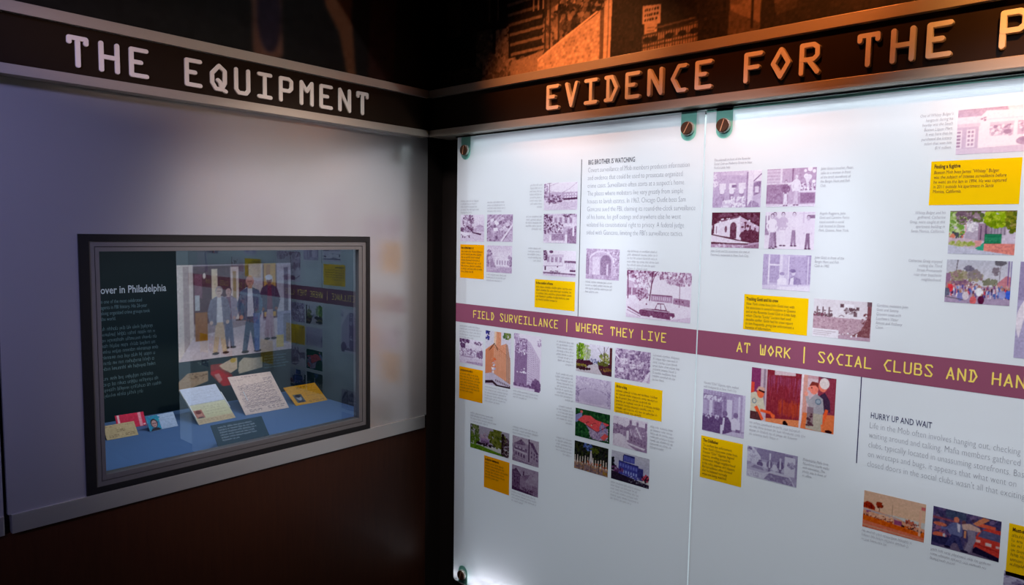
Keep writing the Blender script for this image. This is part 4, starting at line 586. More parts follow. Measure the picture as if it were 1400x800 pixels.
def P_red_car_street(c):
    c.rect(0, 0, 1, 1, (.28, .24, .42)); c.strew(0, 0, 1, .5, 180, .04, [(.22, .2, .36), (.36, .3, .5), (.3, .22, .34), (.42, .34, .5)]); c.rect(.2, .02, .5, .2, (.24, .28, .4)); c.poly([(0, .24), (.4, .26), (.4, .3), (0, .3)], (.55, .28, .34)); c.ell(.12, .42, .1, .05, (.80, .42, .32)); c.strew(0, .48, .3, .7, 70, .03, [(.2, .16, .34), (.55, .35, .5), (.4, .3, .48)]); c.ell(.12, .7, .1, .08, (.82, .40, .30)); c.ell(.19, .68, .02, .05, (.75, .75, .82)); c.poly([(0, .74), (.3, .7), (.45, .8), (.3, .95), (0, .9)], (.16, .15, .32)); c.poly([(.1, 1), (.35, .8), (1, .95), (1, 1)], (.42, .36, .48)); c.poly([(.5, .7), (.8, .88), (1, .98), (1, 1), (.5, 1)], (.40, .34, .46))
    c.poly([(.62, .62), (.7, .36), (.8, .26), (1, .24), (1, .98), (.64, .86)], (.80, .24, .20)); c.poly([(.68, .5), (.74, .32), (1, .34), (1, .52)], (.34, .34, .5)); c.poly([(.66, .16), (.92, .18), (.92, .25), (.68, .26)], (.85, .36, .26)); c.rect(.79, .6, .88, .68, (.85, .76, .76)); c.rect(.64, .58, .72, .64, (.9, .7, .66)); c.rect(.94, .62, 1, .68, (.85, .7, .7)); c.poly([(.62, .84), (.66, .76), (1, .9), (1, 1), (.62, .92)], (.10, .07, .2)); c.line([(.64, .68), (1, .76)], .03, (.66, .16, .16)); c.poly([(.6, .22), (.74, .02), (.84, .04), (.78, .12), (.66, .26)], (.82, .50, .36))
    c.poly([(.24, .52), (.29, .32), (.38, .28), (.45, .34), (.46, .58), (.42, .66), (.28, .62)], (.40, .42, .60)); c.poly([(.3, .6), (.42, .62), (.50, .92), (.44, .94), (.36, .72), (.28, .95), (.21, .92)], (.22, .22, .42)); c.line([(.3, .36), (.22, .5), (.14, .5)], .06, (.36, .38, .58)); c.ell(.36, .22, .04, .07, (.82, .48, .38)); c.poly([(.37, .3), (.42, .32), (.42, .52), (.39, .5)], (.82, .80, .86)); c.ell(.47, .25, .03, .06, (.42, .26, .3)); c.poly([(.44, .3), (.56, .24), (.7, .3), (.72, .38), (.56, .42), (.46, .42)], (.80, .66, .62)); c.poly([(.52, .4), (.64, .38), (.66, .62), (.58, .95), (.5, .92), (.55, .66)], (.54, .50, .60)); c.ell(.25, .94, .05, .03, (.1, .08, .2)); c.ell(.5, .95, .06, .03, (.1, .08, .2)); c.line([(.5, .44), (.5, .62)], .05, (.82, .55, .4)); c.grain(.03, .02)
def P_rock_face(c):
    c.rect(0, 0, 1, 1, g(.5)); c.poly([(0, 0), (1, .1), (1, 1), (.0, 1)], g(.35)); c.strew(0, 0, 1, 1, 160, .07, [g(.25), g(.45), g(.6), g(.7)]); c.line([(0, .05), (.5, .2), (1, .25)], .05, g(.75)); c.grain().tone((.30, .24, .44), (.58, .54, .70), (.82, .82, .9))
def P_walkers(c):  # group of people between columns, shown behind the case glass
    c.rect(0, 0, 1, 1, (.62, .54, .56)); c.rect(.12, .02, 1, .62, (.34, .20, .22)); c.rect(0, .0, .13, 1, (.86, .80, .76)); c.rect(.05, .02, .095, 1, (.68, .58, .56)); c.rect(.28, .05, .33, .6, (.9, .82, .7)); c.rect(.44, .03, .51, .6, (.9, .82, .78)); c.rect(.46, .08, .49, .5, (.70, .58, .40)); c.rect(.60, .0, .73, .65, (.82, .76, .78)); c.rect(.74, .0, .85, .6, (.86, .66, .28)); c.rect(.76, .02, .8, .5, (.72, .48, .12)); c.rect(.86, .0, 1, 1, (.80, .78, .82)); c.rect(.93, .05, .97, .6, (.45, .42, .5)); c.poly([(.13, .75), (.86, .62), (1, .78), (1, 1), (0, 1)], (.80, .74, .76)); c.rect(.86, .55, 1, .92, (.62, .62, .74)); c.rect(.92, .58, .99, .9, (.48, .48, .58)); c.rect(.85, .82, .92, .96, (.85, .74, .40)); c.ell(.22, .12, .012, .03, (.95, .9, .85)); c.rect(.14, .1, .2, .35, (.5, .3, .36)); c.rect(.14, .5, .24, .8, (.62, .38, .12)); c.rect(.14, .32, .18, .48, (.75, .75, .75))
    c.person(.42, .90, .66, (.50, .34, .42), (.40, .42, .52), (.80, .62, .58), (.25, .2, .22), .4, jacket=(.62, .56, .62)); c.person(.34, .95, .72, (.86, .84, .84), (.84, .72, .58), (.84, .72, .66), (.7, .66, .66), .1, jacket=(.50, .48, .54), stride=.02); c.person(.79, .85, .72, (.44, .14, .26), (.72, .62, .64), (.55, .32, .25), (.9, .88, .9), .2, jacket=(.26, .2, .3)); c.ell(.785, .16, .035, .03, (.92, .9, .92)); c.person(.61, .97, .84, (.86, .87, .90), (.30, .36, .44), (.82, .56, .48), (.80, .54, .46), .1, jacket=(.30, .38, .48), stride=.03); c.poly([(.635, .55), (.70, .55), (.69, .97), (.65, .97)], (.36, .46, .66)); c.grain(.03, .02)
def P_collage(c):  # torn papers and a red cloth printed on the board
    T = (14/255, 40/255, 46/255); c.rect(0, 0, 1, 1, T); c.poly([(0, .62), (.1, .36), (.33, .36), (.33, .72), (.12, .9), (.0, .95)], (.66, .56, .44)); c.strew(.12, .4, .32, .6, 24, .025, [(.55, .45, .30), (.45, .34, .24)]); c.poly([(.36, .15), (.5, .15), (.52, .4), (.62, .62), (.6, 1), (.5, 1), (.36, .5)], (.55, .16, .12)); c.poly([(.36, .4), (.46, .36), (.58, .66), (.6, 1), (.52, 1), (.42, .6), (.36, .5)], (.72, .05, .08)); c.poly([(.40, .52), (.46, .5), (.5, .75), (.46, .85)], (.75, .5, .48)); c.poly([(.46, .22), (.62, .02), (.68, .0), (.68, .42), (.6, .55), (.5, .36)], (.80, .72, .62)); c.ell(.63, .09, .035, .09, (.78, .66, .2)); c.poly([(.69, .5), (.70, .2), (.76, .04), (.88, .1), (1, .1), (1, .5), (.7, .62)], (.72, .68, .60)); c.strew(.2, .0, .34, .1, 5, .02, [(.4, .45, .45)]); c.grain(.02, .02)
MUR = dict(x0=0.012, x1=2.05, z0=2.121, z1=2.56)
def P_mural(c):   # old street photograph: stoop, stone wall, doorway, crates
    def X(u, v): return ((u-MUR['x0'])/(MUR['x1']-MUR['x0']), (MUR['z1']-v)/(MUR['z1']-MUR['z0']))
    def pg(pts, col, al=1): c.poly([X(*p) for p in pts], g(col), al)
    def ln(pts, w, col): c.line([X(*p) for p in pts], w/(MUR['z1']-MUR['z0']), g(col))
    def st(u0, v0, u1, v1, n, sz, cols, al=1): a = X(u0, v1); b = X(u1, v0); c.strew(a[0], a[1], b[0], b[1], n, sz/(MUR['z1']-MUR['z0']), [g(k) for k in cols], al)
    c.rect(0, 0, 1, 1, g(.10)); pg([(.012, 2.12), (.3, 2.12), (.3, 2.56), (.012, 2.56)], .14); pg([(.05, 2.3), (.12, 2.3), (.12, 2.56), (.05, 2.56)], .3); pg([(.0, 2.12), (.4, 2.12), (.3, 2.19), (0, 2.2)], .30); pg([(.05, 2.21), (.2, 2.21), (.2, 2.29), (.05, 2.29)], .10); ln([(.02, 2.3), (.28, 2.315)], .01, .08)
    pg([(.2, 2.17), (.27, 2.17), (.27, 2.31), (.2, 2.31)], .30); st(.2, 2.17, .28, 2.31, 60, .008, (.22, .36, .45))
    pg([(.23, 2.12), (.23, 2.225), (.29, 2.225), (.29, 2.30), (.33, 2.30), (.33, 2.26), (.35, 2.255), (.355, 2.215), (.38, 2.2), (.38, 2.165), (.35, 2.14), (.34, 2.12)], .50); st(.235, 2.125, .375, 2.22, 240, .007, (.38, .55, .66, .45)); st(.295, 2.22, .35, 2.3, 70, .006, (.4, .55, .62))
    ln([(.283, 2.23), (.283, 2.56)], .012, .05); ln([(.30, 2.33), (.30, 2.56)], .006, .42); ln([(.26, 2.33), (.26, 2.56)], .008, .34)
    # stoop: treads and dark risers
    pg([(.35, 2.20), (.55, 2.20), (.55, 2.56), (.35, 2.56)], .10)
    for i in range(6):
        z = 2.205+.032*i; x0 = .36-.004*i; x1 = .535-.014*i; pg([(x0, z), (x1, z+.004), (x1, z+.014), (x0, z+.010)], .52); pg([(x0, z+.010), (x1, z+.014), (x1, z+.034), (x0, z+.032)], .14)
    pg([(.36, 2.12), (.36, 2.185), (.54, 2.21), (.60, 2.20), (.49, 2.16), (.48, 2.12)], .62); st(.37, 2.12, .55, 2.19, 50, .012, (.58, .66), .5)
    pg([(.44, 2.38), (.53, 2.36), (.53, 2.56), (.44, 2.56)], .16)
    for x in (.455, .475, .495): ln([(x, 2.33), (x, 2.56)], .007, .8)
    # wall behind the bushes, ivy, railings
    pg([(.51, 2.2), (.72, 2.16), (.72, 2.42), (.51, 2.40)], .58); pg([(.50, 2.32), (.56, 2.335), (.9, 2.42), (.9, 2.56), (.5, 2.56)], .36); pg([(.56, 2.30), (.9, 2.385), (.9, 2.40), (.56, 2.32)], .8)
    pg([(.545, 2.33), (.60, 2.36), (.60, 2.31), (.545, 2.29)], .78); st(.54, 2.22, .70, 2.31, 420, .008, (.14, .22, .34, .5)); st(.56, 2.28, .75, 2.50, 420, .007, (.12, .2, .42, .58)); st(.50, 2.19, .56, 2.30, 120, .008, (.3, .5, .62))
    for x in (.505, .523, .558, .6, .63, .66, .69): ln([(x, 2.20 if x < .6 else 2.3), (x, 2.56)], .006, .22)
    # sunlit sloping stone wall
    pg([(.475, 2.12), (.475, 2.175), (.56, 2.215), (.70, 2.275), (.715, 2.285), (.72, 2.14), (.70, 2.12)], .80)
    for i in range(15):
        for j in range(24):
            x = .478+.0105*j+(.005 if i % 2 else 0); z = 2.124+.0105*i; top = 2.172+(x-.475)*.46
            if z < top-.008 and x < .712: k = .64+.3*c.r.rand(); pg([(x, z), (x+.009, z+.001), (x+.009, z+.0085), (x, z+.0075)], k)
    ln([(.475, 2.176), (.56, 2.217), (.715, 2.288)], .006, .92)
    pg([(.714, 2.12), (.728, 2.12), (.728, 2.285), (.714, 2.285)], .42); pg([(.728, 2.12), (.752, 2.12), (.756, 2.34), (.728, 2.34)], .86); ln([(.742, 2.12), (.744, 2.33)], .004, .55)
    # dark opening with notice and crates
    pg([(.756, 2.12), (1.12, 2.12), (1.12, 2.47), (.756, 2.40)], .13); pg([(.72, 2.33), (1.02, 2.42), (1.02, 2.45), (.72, 2.365)], .74); st(.56, 2.29, .74, 2.45, 120, .007, (.12, .22, .5))
    pg([(.858, 2.218), (.917, 2.210), (.917, 2.262), (.858, 2.268)], .90); pg([(.866, 2.178), (.907, 2.173), (.907, 2.213), (.866, 2.218)], .84)
    for j, z in enumerate((2.254, 2.240, 2.227)):
        x = .866
        while x < .905: w = .003+.004*c.r.rand(); ln([(x, z), (x+w, z-.001)], .007, .15); x += w+.002+.003*c.r.rand()
    for z in (2.205, 2.196, 2.187): ln([(.874, z), (.898, z-.002)], .003, .5)
    pg([(.86, 2.12), (1.03, 2.12), (1.03, 2.196), (.86, 2.183)], .66)
    for j in range(22): x = .862+.0078*j; ln([(x, 2.12), (x, 2.19)], .003, .28 if j % 3 else .2)
    for z in (2.186, 2.163, 2.152, 2.135): ln([(.86, z), (1.03, z+.006)], .005, .25)
    for x in (.875, .897, .945, .985, 1.02): c.ell(*X(x, 2.172), .006, .018, g(.1))
    ln([(.93, 2.172), (.96, 2.174)], .008, .12); ln([(.9, 2.2), (1.02, 2.206)], .005, .4)
    pg([(1.115, 2.12), (1.20, 2.12), (1.205, 2.3), (1.12, 2.3)], .34); pg([(1.12, 2.30), (1.20, 2.3), (1.20, 2.16), (1.12, 2.205)], .52); pg([(1.12, 2.3), (1.18, 2.3), (1.15, 2.215), (1.12, 2.22)], .42); ln([(1.18, 2.15), (1.18, 2.3)], .006, .1); pg([(1.205, 2.12), (2.05, 2.12), (2.05, 2.56), (1.205, 2.56)], .13); pg([(1.24, 2.17), (1.29, 2.18), (1.3, 2.3), (1.22, 2.3)], .36); pg([(1.38, 2.15), (1.44, 2.15), (1.44, 2.3), (1.38, 2.3)], .26); st(1.2, 2.12, 2.0, 2.5, 60, .04, (.11, .16, .2), .5)
    c.blur(1).grain(.03, .03); l = np.clip(c.a[..., :1], 0, 1); c.a = l*.92*np.array((1.0, .82, .70))
def P_mural_left(c):  # dim enlarged photograph, pale legs on black
    c.rect(0, 0, 1, 1, g(.03)); Y0, Y1 = -1.55, -.03
    def X(y, z): return ((y-Y0)/(Y1-Y0), (2.56-z)/(2.56-2.121))
    def pg(pts, col): c.poly([X(*p) for p in pts], col)
    pg([(-.75, 2.12), (-.76, 2.56), (-.63, 2.56), (-.66, 2.3), (-.655, 2.14), (-.68, 2.12)], (.30, .20, .16)); c.ell(*X(-.70, 2.25), .025, .25, (.10, .07, .12)); pg([(-.55, 2.56), (-.40, 2.56), (-.41, 2.3), (-.395, 2.12), (-.43, 2.12), (-.46, 2.25), (-.51, 2.32)], (.34, .20, .12)); pg([(-.35, 2.12), (-.33, 2.56), (-.22, 2.56), (-.24, 2.12)], (.14, .05, .03)); c.blur(8).grain(.008, .01)

# ------------------------------------------------------------------ the setting
def struct(name, mb, material, mats=(), bevel=0.0):
    o = mb.build(name, material, None, bevel, mats); o['kind'] = 'structure'; return o
struct('floor', MB().box(-0.02, 4.4, -4.4, 0.02, -0.05, 0.0), M['floor'])
struct('ceiling', MB().box(-0.9, 4.4, -4.4, 0.2, 3.4, 3.45), M['ceil'])
struct('wall_right', MB().box(-0.9, 4.4, 0.0, 0.06, 0.0, 3.4), M['darkwall'])
struct('wall_back', MB().box(-0.02, 4.4, -4.4, -4.34, 0.0, 3.4), M['darkwall'])
struct('wall_far', MB().box(4.34, 4.4, -4.34, 0.0, 0.0, 3.4), M['darkwall'])
OY0, OY1, OZ0, OZ1 = -1.2130, -0.3345, 0.9390, 1.6025      # opening for the case
lam = MB()
LY0, LY1, LZ0, LZ1 = -1.3785, -0.074, 0.9385, 1.962
lam.box(-0.018, 0, LY0, OY0, LZ0, LZ1); lam.box(-0.018, 0, OY1, LY1, LZ0, LZ1); lam.box(-0.018, 0, OY0, OY1, OZ1, LZ1)
struct('wall_left', lam, M['laminate'])
struct('wall_left_side', MB().box(-0.018, -0.001, -4.34, -1.3865, LZ0, LZ1), M['laminate'])
struct('wall_left_upper', MB().box(-0.02, 0, -4.34, 0.0, LZ1, 3.4), M['darkwall'])
struct('wall_left_dado', MB().box(-0.02, -0.002, -4.34, -0.074, 0.0, 0.8925), M['wood'])
struct('wall_left_joint', MB().box(-0.024, -0.018, -1.40, -1.36, 0.0, LZ1), M['black'])
struct('trim_1', MB().box(-0.02, 0.006, -1.3730, -0.085, 0.8925, 0.9385), M['sillrail'], bevel=0.0008)
struct('trim_2', MB().box(-0.02, 0.004, -4.34, -1.3870, 0.8925, 0.9385), M['sillrail'], bevel=0.0008)
struct('trim_3', MB().box(-0.02, -0.001, -0.074, 0.0, 0.0, LZ1), M['darkwall'])
struct('added_side_blocker', MB().box(0.132, 0.138, -0.050, 0.0, 0.33, 1.957), M['black'])  # board added to keep light box glow out of the dark corner
struct('added_light_baffle', MB().box(-0.02, 3.2, -0.965, -0.945, 2.896, 3.40), M['ceil'])  # unseen board added only to keep the wash light off the header
struct('added_gap_blocker', MB().box(0.132, 2.3, -0.0600, -0.011, 1.9527, 1.9575), M['black'])  # black strip added to stop box light and darken the gap under the header
struct('trim_5', MB().box(0.132, 2.3, -0.050, 0.0, 0.325, 0.331), M['black'])

# ------------------------------------------------------------------ headers with raised letters
RZ = (2.095, 2.121, 1.958, 1.981)          # upper rail, lower rail
def letters(root, word, us, v0, w, h, place, depth, rad):
    for ch, u in zip(word, us):
        mb = MB(); stroke_glyph(mb, ch, u, v0, w, h, rad, place, depth); mb.build('letter', M['letter'], root)
hl = empty('header_sign', (0.0, -0.95, 1.958), 'dark header band with raised metal letters THE EQUIPMENT above the display case', 'sign')
MB().box(0.0, 0.024, -1.75, -0.088, 1.972, 2.106).build('backing_band', M['band'], hl)
for a, b in ((RZ[0], RZ[1]), (RZ[2], RZ[3])):
    MB().box(0.0, 0.0384, -1.75, -0.1030, a, b).build('steel_rail', M['rail'], hl, 0.0008)
pitch = 0.0687
wd = 'THE EQUIPMENT'
letters(hl, [c for c in wd if c != ' '], [-1.2290+pitch*i for i, c in enumerate(wd) if c != ' '], 1.9985, 0.047, 0.0745, lambda u, v, d: (0.024+d, u, v), 0.005, 0.0056)
hr = empty('header_sign', (0.9, -0.05, 1.958), 'brown header band with raised letters EVIDENCE FOR THE P above the glass panels', 'sign')
MB().box(0.024, 2.35, -0.088, 0.0, 1.972, 2.106).build('backing_band', M['band'], hr)
for a, b in ((RZ[0], RZ[1]), (RZ[2], RZ[3])):
    MB().box(0.0384, 2.35, -0.1024, 0.0, a, b).build('steel_rail', M['rail'], hr, 0.0008)
us = [0.5705+0.0704*i for i in range(8)] + [1.1940+0.0670*i for i in range(3)] + [1.4530, 1.5205, 1.5885, 1.7150]
letters(hr, 'EVIDENCEFORTHEP', us, 1.9975, 0.048, 0.0745, lambda u, v, d: (u, -0.088-d, v), 0.012, 0.0058)

# ------------------------------------------------------------------ murals above the headers
mu = empty('mural', (1.0, -0.02, 2.121), 'amber lit sepia street mural with stoop and stone wall above right header', 'mural')
MB().box(0.012, 2.35, -0.0295, 0.0, 2.121, 2.60).build('mural_board', M['darkwall'], mu)
cv = Cv(820, 176, seed=7); P_mural(cv)
print_mesh('printed_picture', cv.out(), MUR['x0'], MUR['x1'], MUR['z0'], MUR['z1'], lambda u, v, d: (u, -0.030-d, v), mu, M['paper'])
ml = empty('mural', (0.01, -0.8, 2.121), 'near black mural of dim standing figures above the left header', 'mural')
MB().box(0.0, 0.0095, -1.75, -0.03, 2.121, 2.60).build('mural_board', M['darkwall'], ml)
cv = Cv(260, 76, seed=8); P_mural_left(cv)
print_mesh('printed_picture', cv.out(), -1.55, -0.03, 2.121, 2.56, lambda u, v, d: (0.010+d, u, v), ml, M['paper'])

# ------------------------------------------------------------------ backlight and glass panels
GF = -0.064                                     # front face of the glass
def RW(u, v, d): return (u, GF-d, v)
lb = MB().box(0.142, 2.30, -0.010, -0.001, 0.345, 1.950).build('light_box', M['lightbox'])
tag(lb, 'white glowing light box behind the frosted glass panels', 'light box')
def glass_panel(x0, x1, label):
    root = empty('glass_panel', ((x0+x1)/2, GF+0.005, 0.345), label, 'display panel')
    m = MB(); z0, z1, yb = 0.345, 1.952, GF+0.010
    r = 0.012
    def arc(cx, cz, a0): return [(cx+r*math.cos(math.radians(a0+18*k)), cz+r*math.sin(math.radians(a0+18*k))) for k in range(6)]
    loop = arc(x1-r, z0+r, 270) + [(x1, z1), (x0, z1)] + arc(x0+r, z0+r, 180)
    n = len(loop); vs = [(u, GF, v) for u, v in loop]+[(u, yb, v) for u, v in loop]
    m.add(vs, [tuple(range(n))], 0); m.f.append(tuple(reversed(range(n, 2*n)))); m.m.append(1)
    for i in range(n): m.f.append((i, n+i, n+(i+1) % n, (i+1) % n)); m.m.append(2)
    m.build('glass_sheet', M['frosted'], root, 0, (M['glassback'], M['polish']))
    return root
PX = (0.1455, 1.0790, 1.0825, 2.0160)
g1 = glass_panel(PX[0], PX[1], 'tall frosted glass panel with band FIELD SURVEILLANCE | WHERE THEY LIVE')
g2 = glass_panel(PX[2], PX[3], 'tall frosted glass panel with band AT WORK | SOCIAL CLUBS at right')
def flat(name, material, root, u0, u1, v0, v1, lift, label=None):
    o = MB().add([RW(u0, v0, lift), RW(u1, v0, lift), RW(u1, v1, lift), RW(u0, v1, lift)], [(0, 1, 2, 3)]).build(name, material, root)
    if label: o['label'] = label
    return o
def band(root, x0, x1, s, u, pitch):
    b = flat('title_band', M['maroon'], root, x0, x1, 1.3045, 1.3710, 0.0006, 'maroon title band with yellow lettering')
    mb = MB()
    for i, ch in enumerate(s):
        if ch != ' ': stroke_glyph(mb, ch, u+pitch*i, 1.3250, 0.0160, 0.0272, 0.00165, lambda a, c, d: RW(a, c, 0.0011+d), 0)
        else: mb.build('band_word', M['bandyellow'], b); mb = MB()
    mb.build('band_word', M['bandyellow'], b)
band(g1, PX[0]+.0005, PX[1], 'FIELD SURVEILLANCE | WHERE THEY LIVE', 0.2335, 0.02112)
band(g2, PX[2], PX[3], 'AT WORK | SOCIAL CLUBS AND HAN', 1.1920, 0.02034)

o = flat('clear_edge', M['bracket'], g2, PX[2]+.001, PX[3], 1.9440, 1.9515, 0.0003)
PHOTOS = [  # panel, picture, u0, u1, v0, v1, label
 (g1, P_street_pole, .5410, .6715, 1.6960, 1.7800, 'purple photograph of a house on a street with wires'), (g1, P_house_trees, .5418, .6710, 1.5935, 1.6838, 'purple photograph of a house behind trees'),
 (g1, P_white_house, .5429, .6712, 1.4900, 1.5700, 'pale photograph of a white house with garage'), (g1, P_lawn_tree, .1651, .2807, 1.5912, 1.6832, 'pale photograph of a tree on a lawn'),
 (g1, P_aerial_lots, .2939, .4110, 1.5931, 1.6836, 'purple aerial photograph of roofs and a road'), (g1, P_low_house, .2938, .4100, 1.4890, 1.5795, 'purple photograph of a low house'),
 (g1, P_doorway, .7095, .8278, 1.4890, 1.5795, 'purple photograph of an arched doorway'), (g1, P_parked_car, .8547, 1.0589, 1.3860, 1.5220, 'large purple photograph of a dark car parked under trees'),
 (g1, P_garden_house, .1662, .2818, 1.1599, 1.2469, 'purple photograph of a garden and trees'), (g1, P_orange_tower, .2943, .4115, 1.1011, 1.2880, 'orange photograph of a tall brick tower'),
 (g1, P_purple_tower, .4246, .5423, 1.1090, 1.2925, 'purple photograph of a tall apartment building'), (g1, P_driveway, .6815, .8122, 1.2025, 1.2916, 'colour photograph of a driveway between hedges'),
 (g1, P_aerial_trees, .8232, .9412, 1.2022, 1.2911, 'purple aerial photograph of houses among trees'), (g1, P_aerial_pool, .6823, .8123, 1.1035, 1.1884, 'lilac photograph of an oval pond'),
 (g1, P_red_roof, .6840, .8109, .9989, 1.0870, 'aerial photograph of a mansion with red roof'), (g1, P_gabled_house, .8226, .9390, .9992, 1.0900, 'purple photograph of a house with gables and chimneys'),
 (g1, P_statue_garden, .6834, .8085, .8960, .9837, 'dark photograph of a garden crowded with statues'), (g1, P_blue_building, .8202, .9493, .8967, .9842, 'photograph of a blue building'),
 (g1, P_green_lawn, .2256, .4110, .8616, .9485, 'wide colour photograph of a green lawn and trees'), (g1, P_corner_house, .4257, .5406, .8611, .9472, 'dark purple photograph of a house behind a pole'),
 (g1, P_dark_house, .4256, .5409, .7607, .8470, 'dark purple photograph of an old gabled house'),
 (g2, P_club_room, 1.1096, 1.2376, 1.6964, 1.7888, 'purple photograph of a club front with an awning'), (g2, P_couple_storefront, 1.2515, 1.3695, 1.6965, 1.7888, 'purple photograph of a couple before a storefront'),
 (g2, P_corner_bar, 1.1097, 1.2381, 1.5933, 1.6840, 'dark maroon photograph of a corner building with arched door'), (g2, P_four_men, 1.2519, 1.3716, 1.5933, 1.6840, 'purple photograph of men standing together'),
 (g2, P_window_men, 1.2513, 1.3675, 1.4928, 1.5800, 'purple photograph of two seated men by a window'), (g2, P_field_trunk, 1.3791, 1.5066, 1.3876, 1.4779, 'purple photograph of a field with a tree trunk'),
 (g2, P_liquor_store, 1.6493, 1.7850, 1.8000, 1.8917, 'pale purple photograph of a store front'), (g2, P_green_stairs, 1.6472, 1.7627, 1.5932, 1.6831, 'colour photograph of a house with green steps'),
 (g2, P_crowd, 1.6472, 1.7612, 1.4904, 1.5809, 'colour photograph of a crowd under palm trees'), (g2, P_white_coat, 1.7744, 1.8943, 1.3865, 1.5811, 'lilac photograph with a white figure'),
 (g2, P_village, 1.1052, 1.2220, 1.1017, 1.2141, 'purple photograph of men on a shop street'), (g2, P_officers, 1.2352, 1.4394, 1.1582, 1.2914, 'large red photograph of officers at a wooden door'),
 (g2, P_men_by_car, 1.2330, 1.3603, 1.0074, 1.0867, 'purple photograph of men behind a car'), (g2, P_orange_road, 1.5138, 1.6396, .9556, 1.0421, 'orange photograph of a low roadside building'),
 (g2, P_red_car_street, 1.6535, 1.7763, .9563, 1.0435, 'colour photograph of people crossing behind a red car'), (g2, P_rock_face, 1.7868, 1.8723, .8658, .9426, 'purple photograph at the lower right'),
]
for i, (root, fn, u0, u1, v0, v1, lab) in enumerate(PHOTOS):
    w = int(round((u1-u0)*(760 if u0 < .6 else 880))); h = int(round((v1-v0)*800))
    cv = Cv(w, h, seed=i+11); fn(cv)
    o = print_mesh('printed_photograph', cv.out(), u0, u1, v0, v1, RW, root, M['print'], 0.0006); o['label'] = lab

rng = random.Random(4)
CS, CX, CP = 0.0092, 0.70, 0.0099              # caption size, condensing, line pitch
def caption(root, u, vtop, lines, align='L', italic=0.22, pitch=CP, n=0, width=0.0, name='caption', ink='inkcap', parent=None, size=CS, xs=CX):
    mb = MB(); P = lambda a, b, d: RW(a, b, 0.0012)
    if lines:
        for k, s in enumerate(lines): set_line(mb, s, u, vtop-size*.75-pitch*k, size, xs, P, align, italic*.6)
    else:
        for k in range(n):
            wl = width*(rng.uniform(.84, 1.0) if k < n-1 else rng.uniform(.35, .75)); greek_line(mb, rng, u, vtop-size*.75-pitch*k, wl, size, P, align)
    return mb.build(name, M[ink], parent or root)
GK = [  # unreadably small captions: panel, u, top, lines, width, align
 (g1, .5335, 1.7800, 8, .056, 'R'), (g1, .1655, 1.7350, 5, .088, 'L'), (g1, .2943, 1.7290, 4, .092, 'L'), (g1, .5335, 1.6800, 5, .068, 'R'), (g1, .5335, 1.5790, 5, .058, 'R'), (g1, .2938, 1.4850, 3, .100, 'L'),
 (g1, .8540, 1.5800, 6, .105, 'L'), (g1, .7095, 1.4840, 4, .098, 'L'), (g1, .1664, 1.2960, 5, .112, 'L'), (g1, .2943, 1.0960, 6, .110, 'L'), (g1, .4246, 1.1030, 3, .116, 'L'), (g1, .6720, 1.2900, 8, .072, 'R'),
 (g1, .6720, 1.1880, 9, .075, 'R'), (g1, .6740, 1.0850, 6, .066, 'R'), (g1, .6740, .9830, 6, .068, 'R'), (g1, .9490, 1.2900, 8, .085, 'L'), (g1, .9480, 1.0850, 7, .078, 'L'), (g1, .8202, .8910, 6, .112, 'L'),
 (g1, .2256, .9920, 4, .128, 'L'), (g1, .4257, .9810, 3, .115, 'L'), (g1, .4256, .7570, 4, .115, 'L'),
 (g2, 1.2352, 1.1530, 4, .140, 'L'), (g2, 1.5138, .9510, 3, .112, 'L'), (g2, 1.6535, .9510, 3, .118, 'L')]
for (root, u, v, n, w, al) in GK: caption(root, u, v, None, al, n=n, width=w)
caption(g2, 1.1094, 1.8235, ['The sidewalk in front of the Ravenite', 'Social Club on Mulberry Street in New', "York's Little Italy."])
caption(g2, 1.3790, 1.7885, ["John Gotti's brother, Peter,", 'talks to a woman in front', 'of the brick storefront of', 'the Bergin Hunt and Fish', 'Club.'])
caption(g2, 1.3810, 1.6840, ['Angelo Ruggiero, John', 'Gotti and Carmine Fatico', 'stand outside a social', 'club located in Ozone', 'Park, Queens, New York.'])
caption(g2, 1.1097, 1.5880, ['John Gotti and his associates also met at', "Palermo's restaurant in New York City."])
caption(g2, 1.3755, 1.5800, ['John Gotti in front of the', 'Bergin Hunt and Fish', 'Club in 1983.'])
caption(g2, 1.5160, 1.4770, ['Gambino mobsters John', 'Gotti and Sammy', 'Gravano meet with', "Lucchese's Victor", 'Amuso and Anthony', 'Casso.'])
caption(g2, 1.6410, 1.8900, ["One of Whitey Bulger's", 'hangouts during his', 'heyday was the South', 'Boston Liquor Mart.', 'It was here that he', 'purchased the lottery', 'ticket that won him', '$14 million.'], 'R')
caption(g2, 1.6390, 1.6840, ['Whitey Bulger and his', 'girlfriend, Catherine', 'Greig, were caught at this', 'apartment building in', 'Santa Monica, California.'], 'R')
caption(g2, 1.6390, 1.5800, ['Catherine Greig enjoyed', 'visiting the Third', 'Street Promenade', 'near their beachside', 'neighborhood.'], 'R')
caption(g2, 1.1052, 1.2360, ['Vincent "Chin" Gigante, right, walked', 'with bodyguards in New York City.'])
caption(g2, 1.3725, 1.0870, ['Philadelphia Mafia boss', 'Nicodemo Scarfo walks', 'with associates. The', 'photo was in front of', 'an office.'])

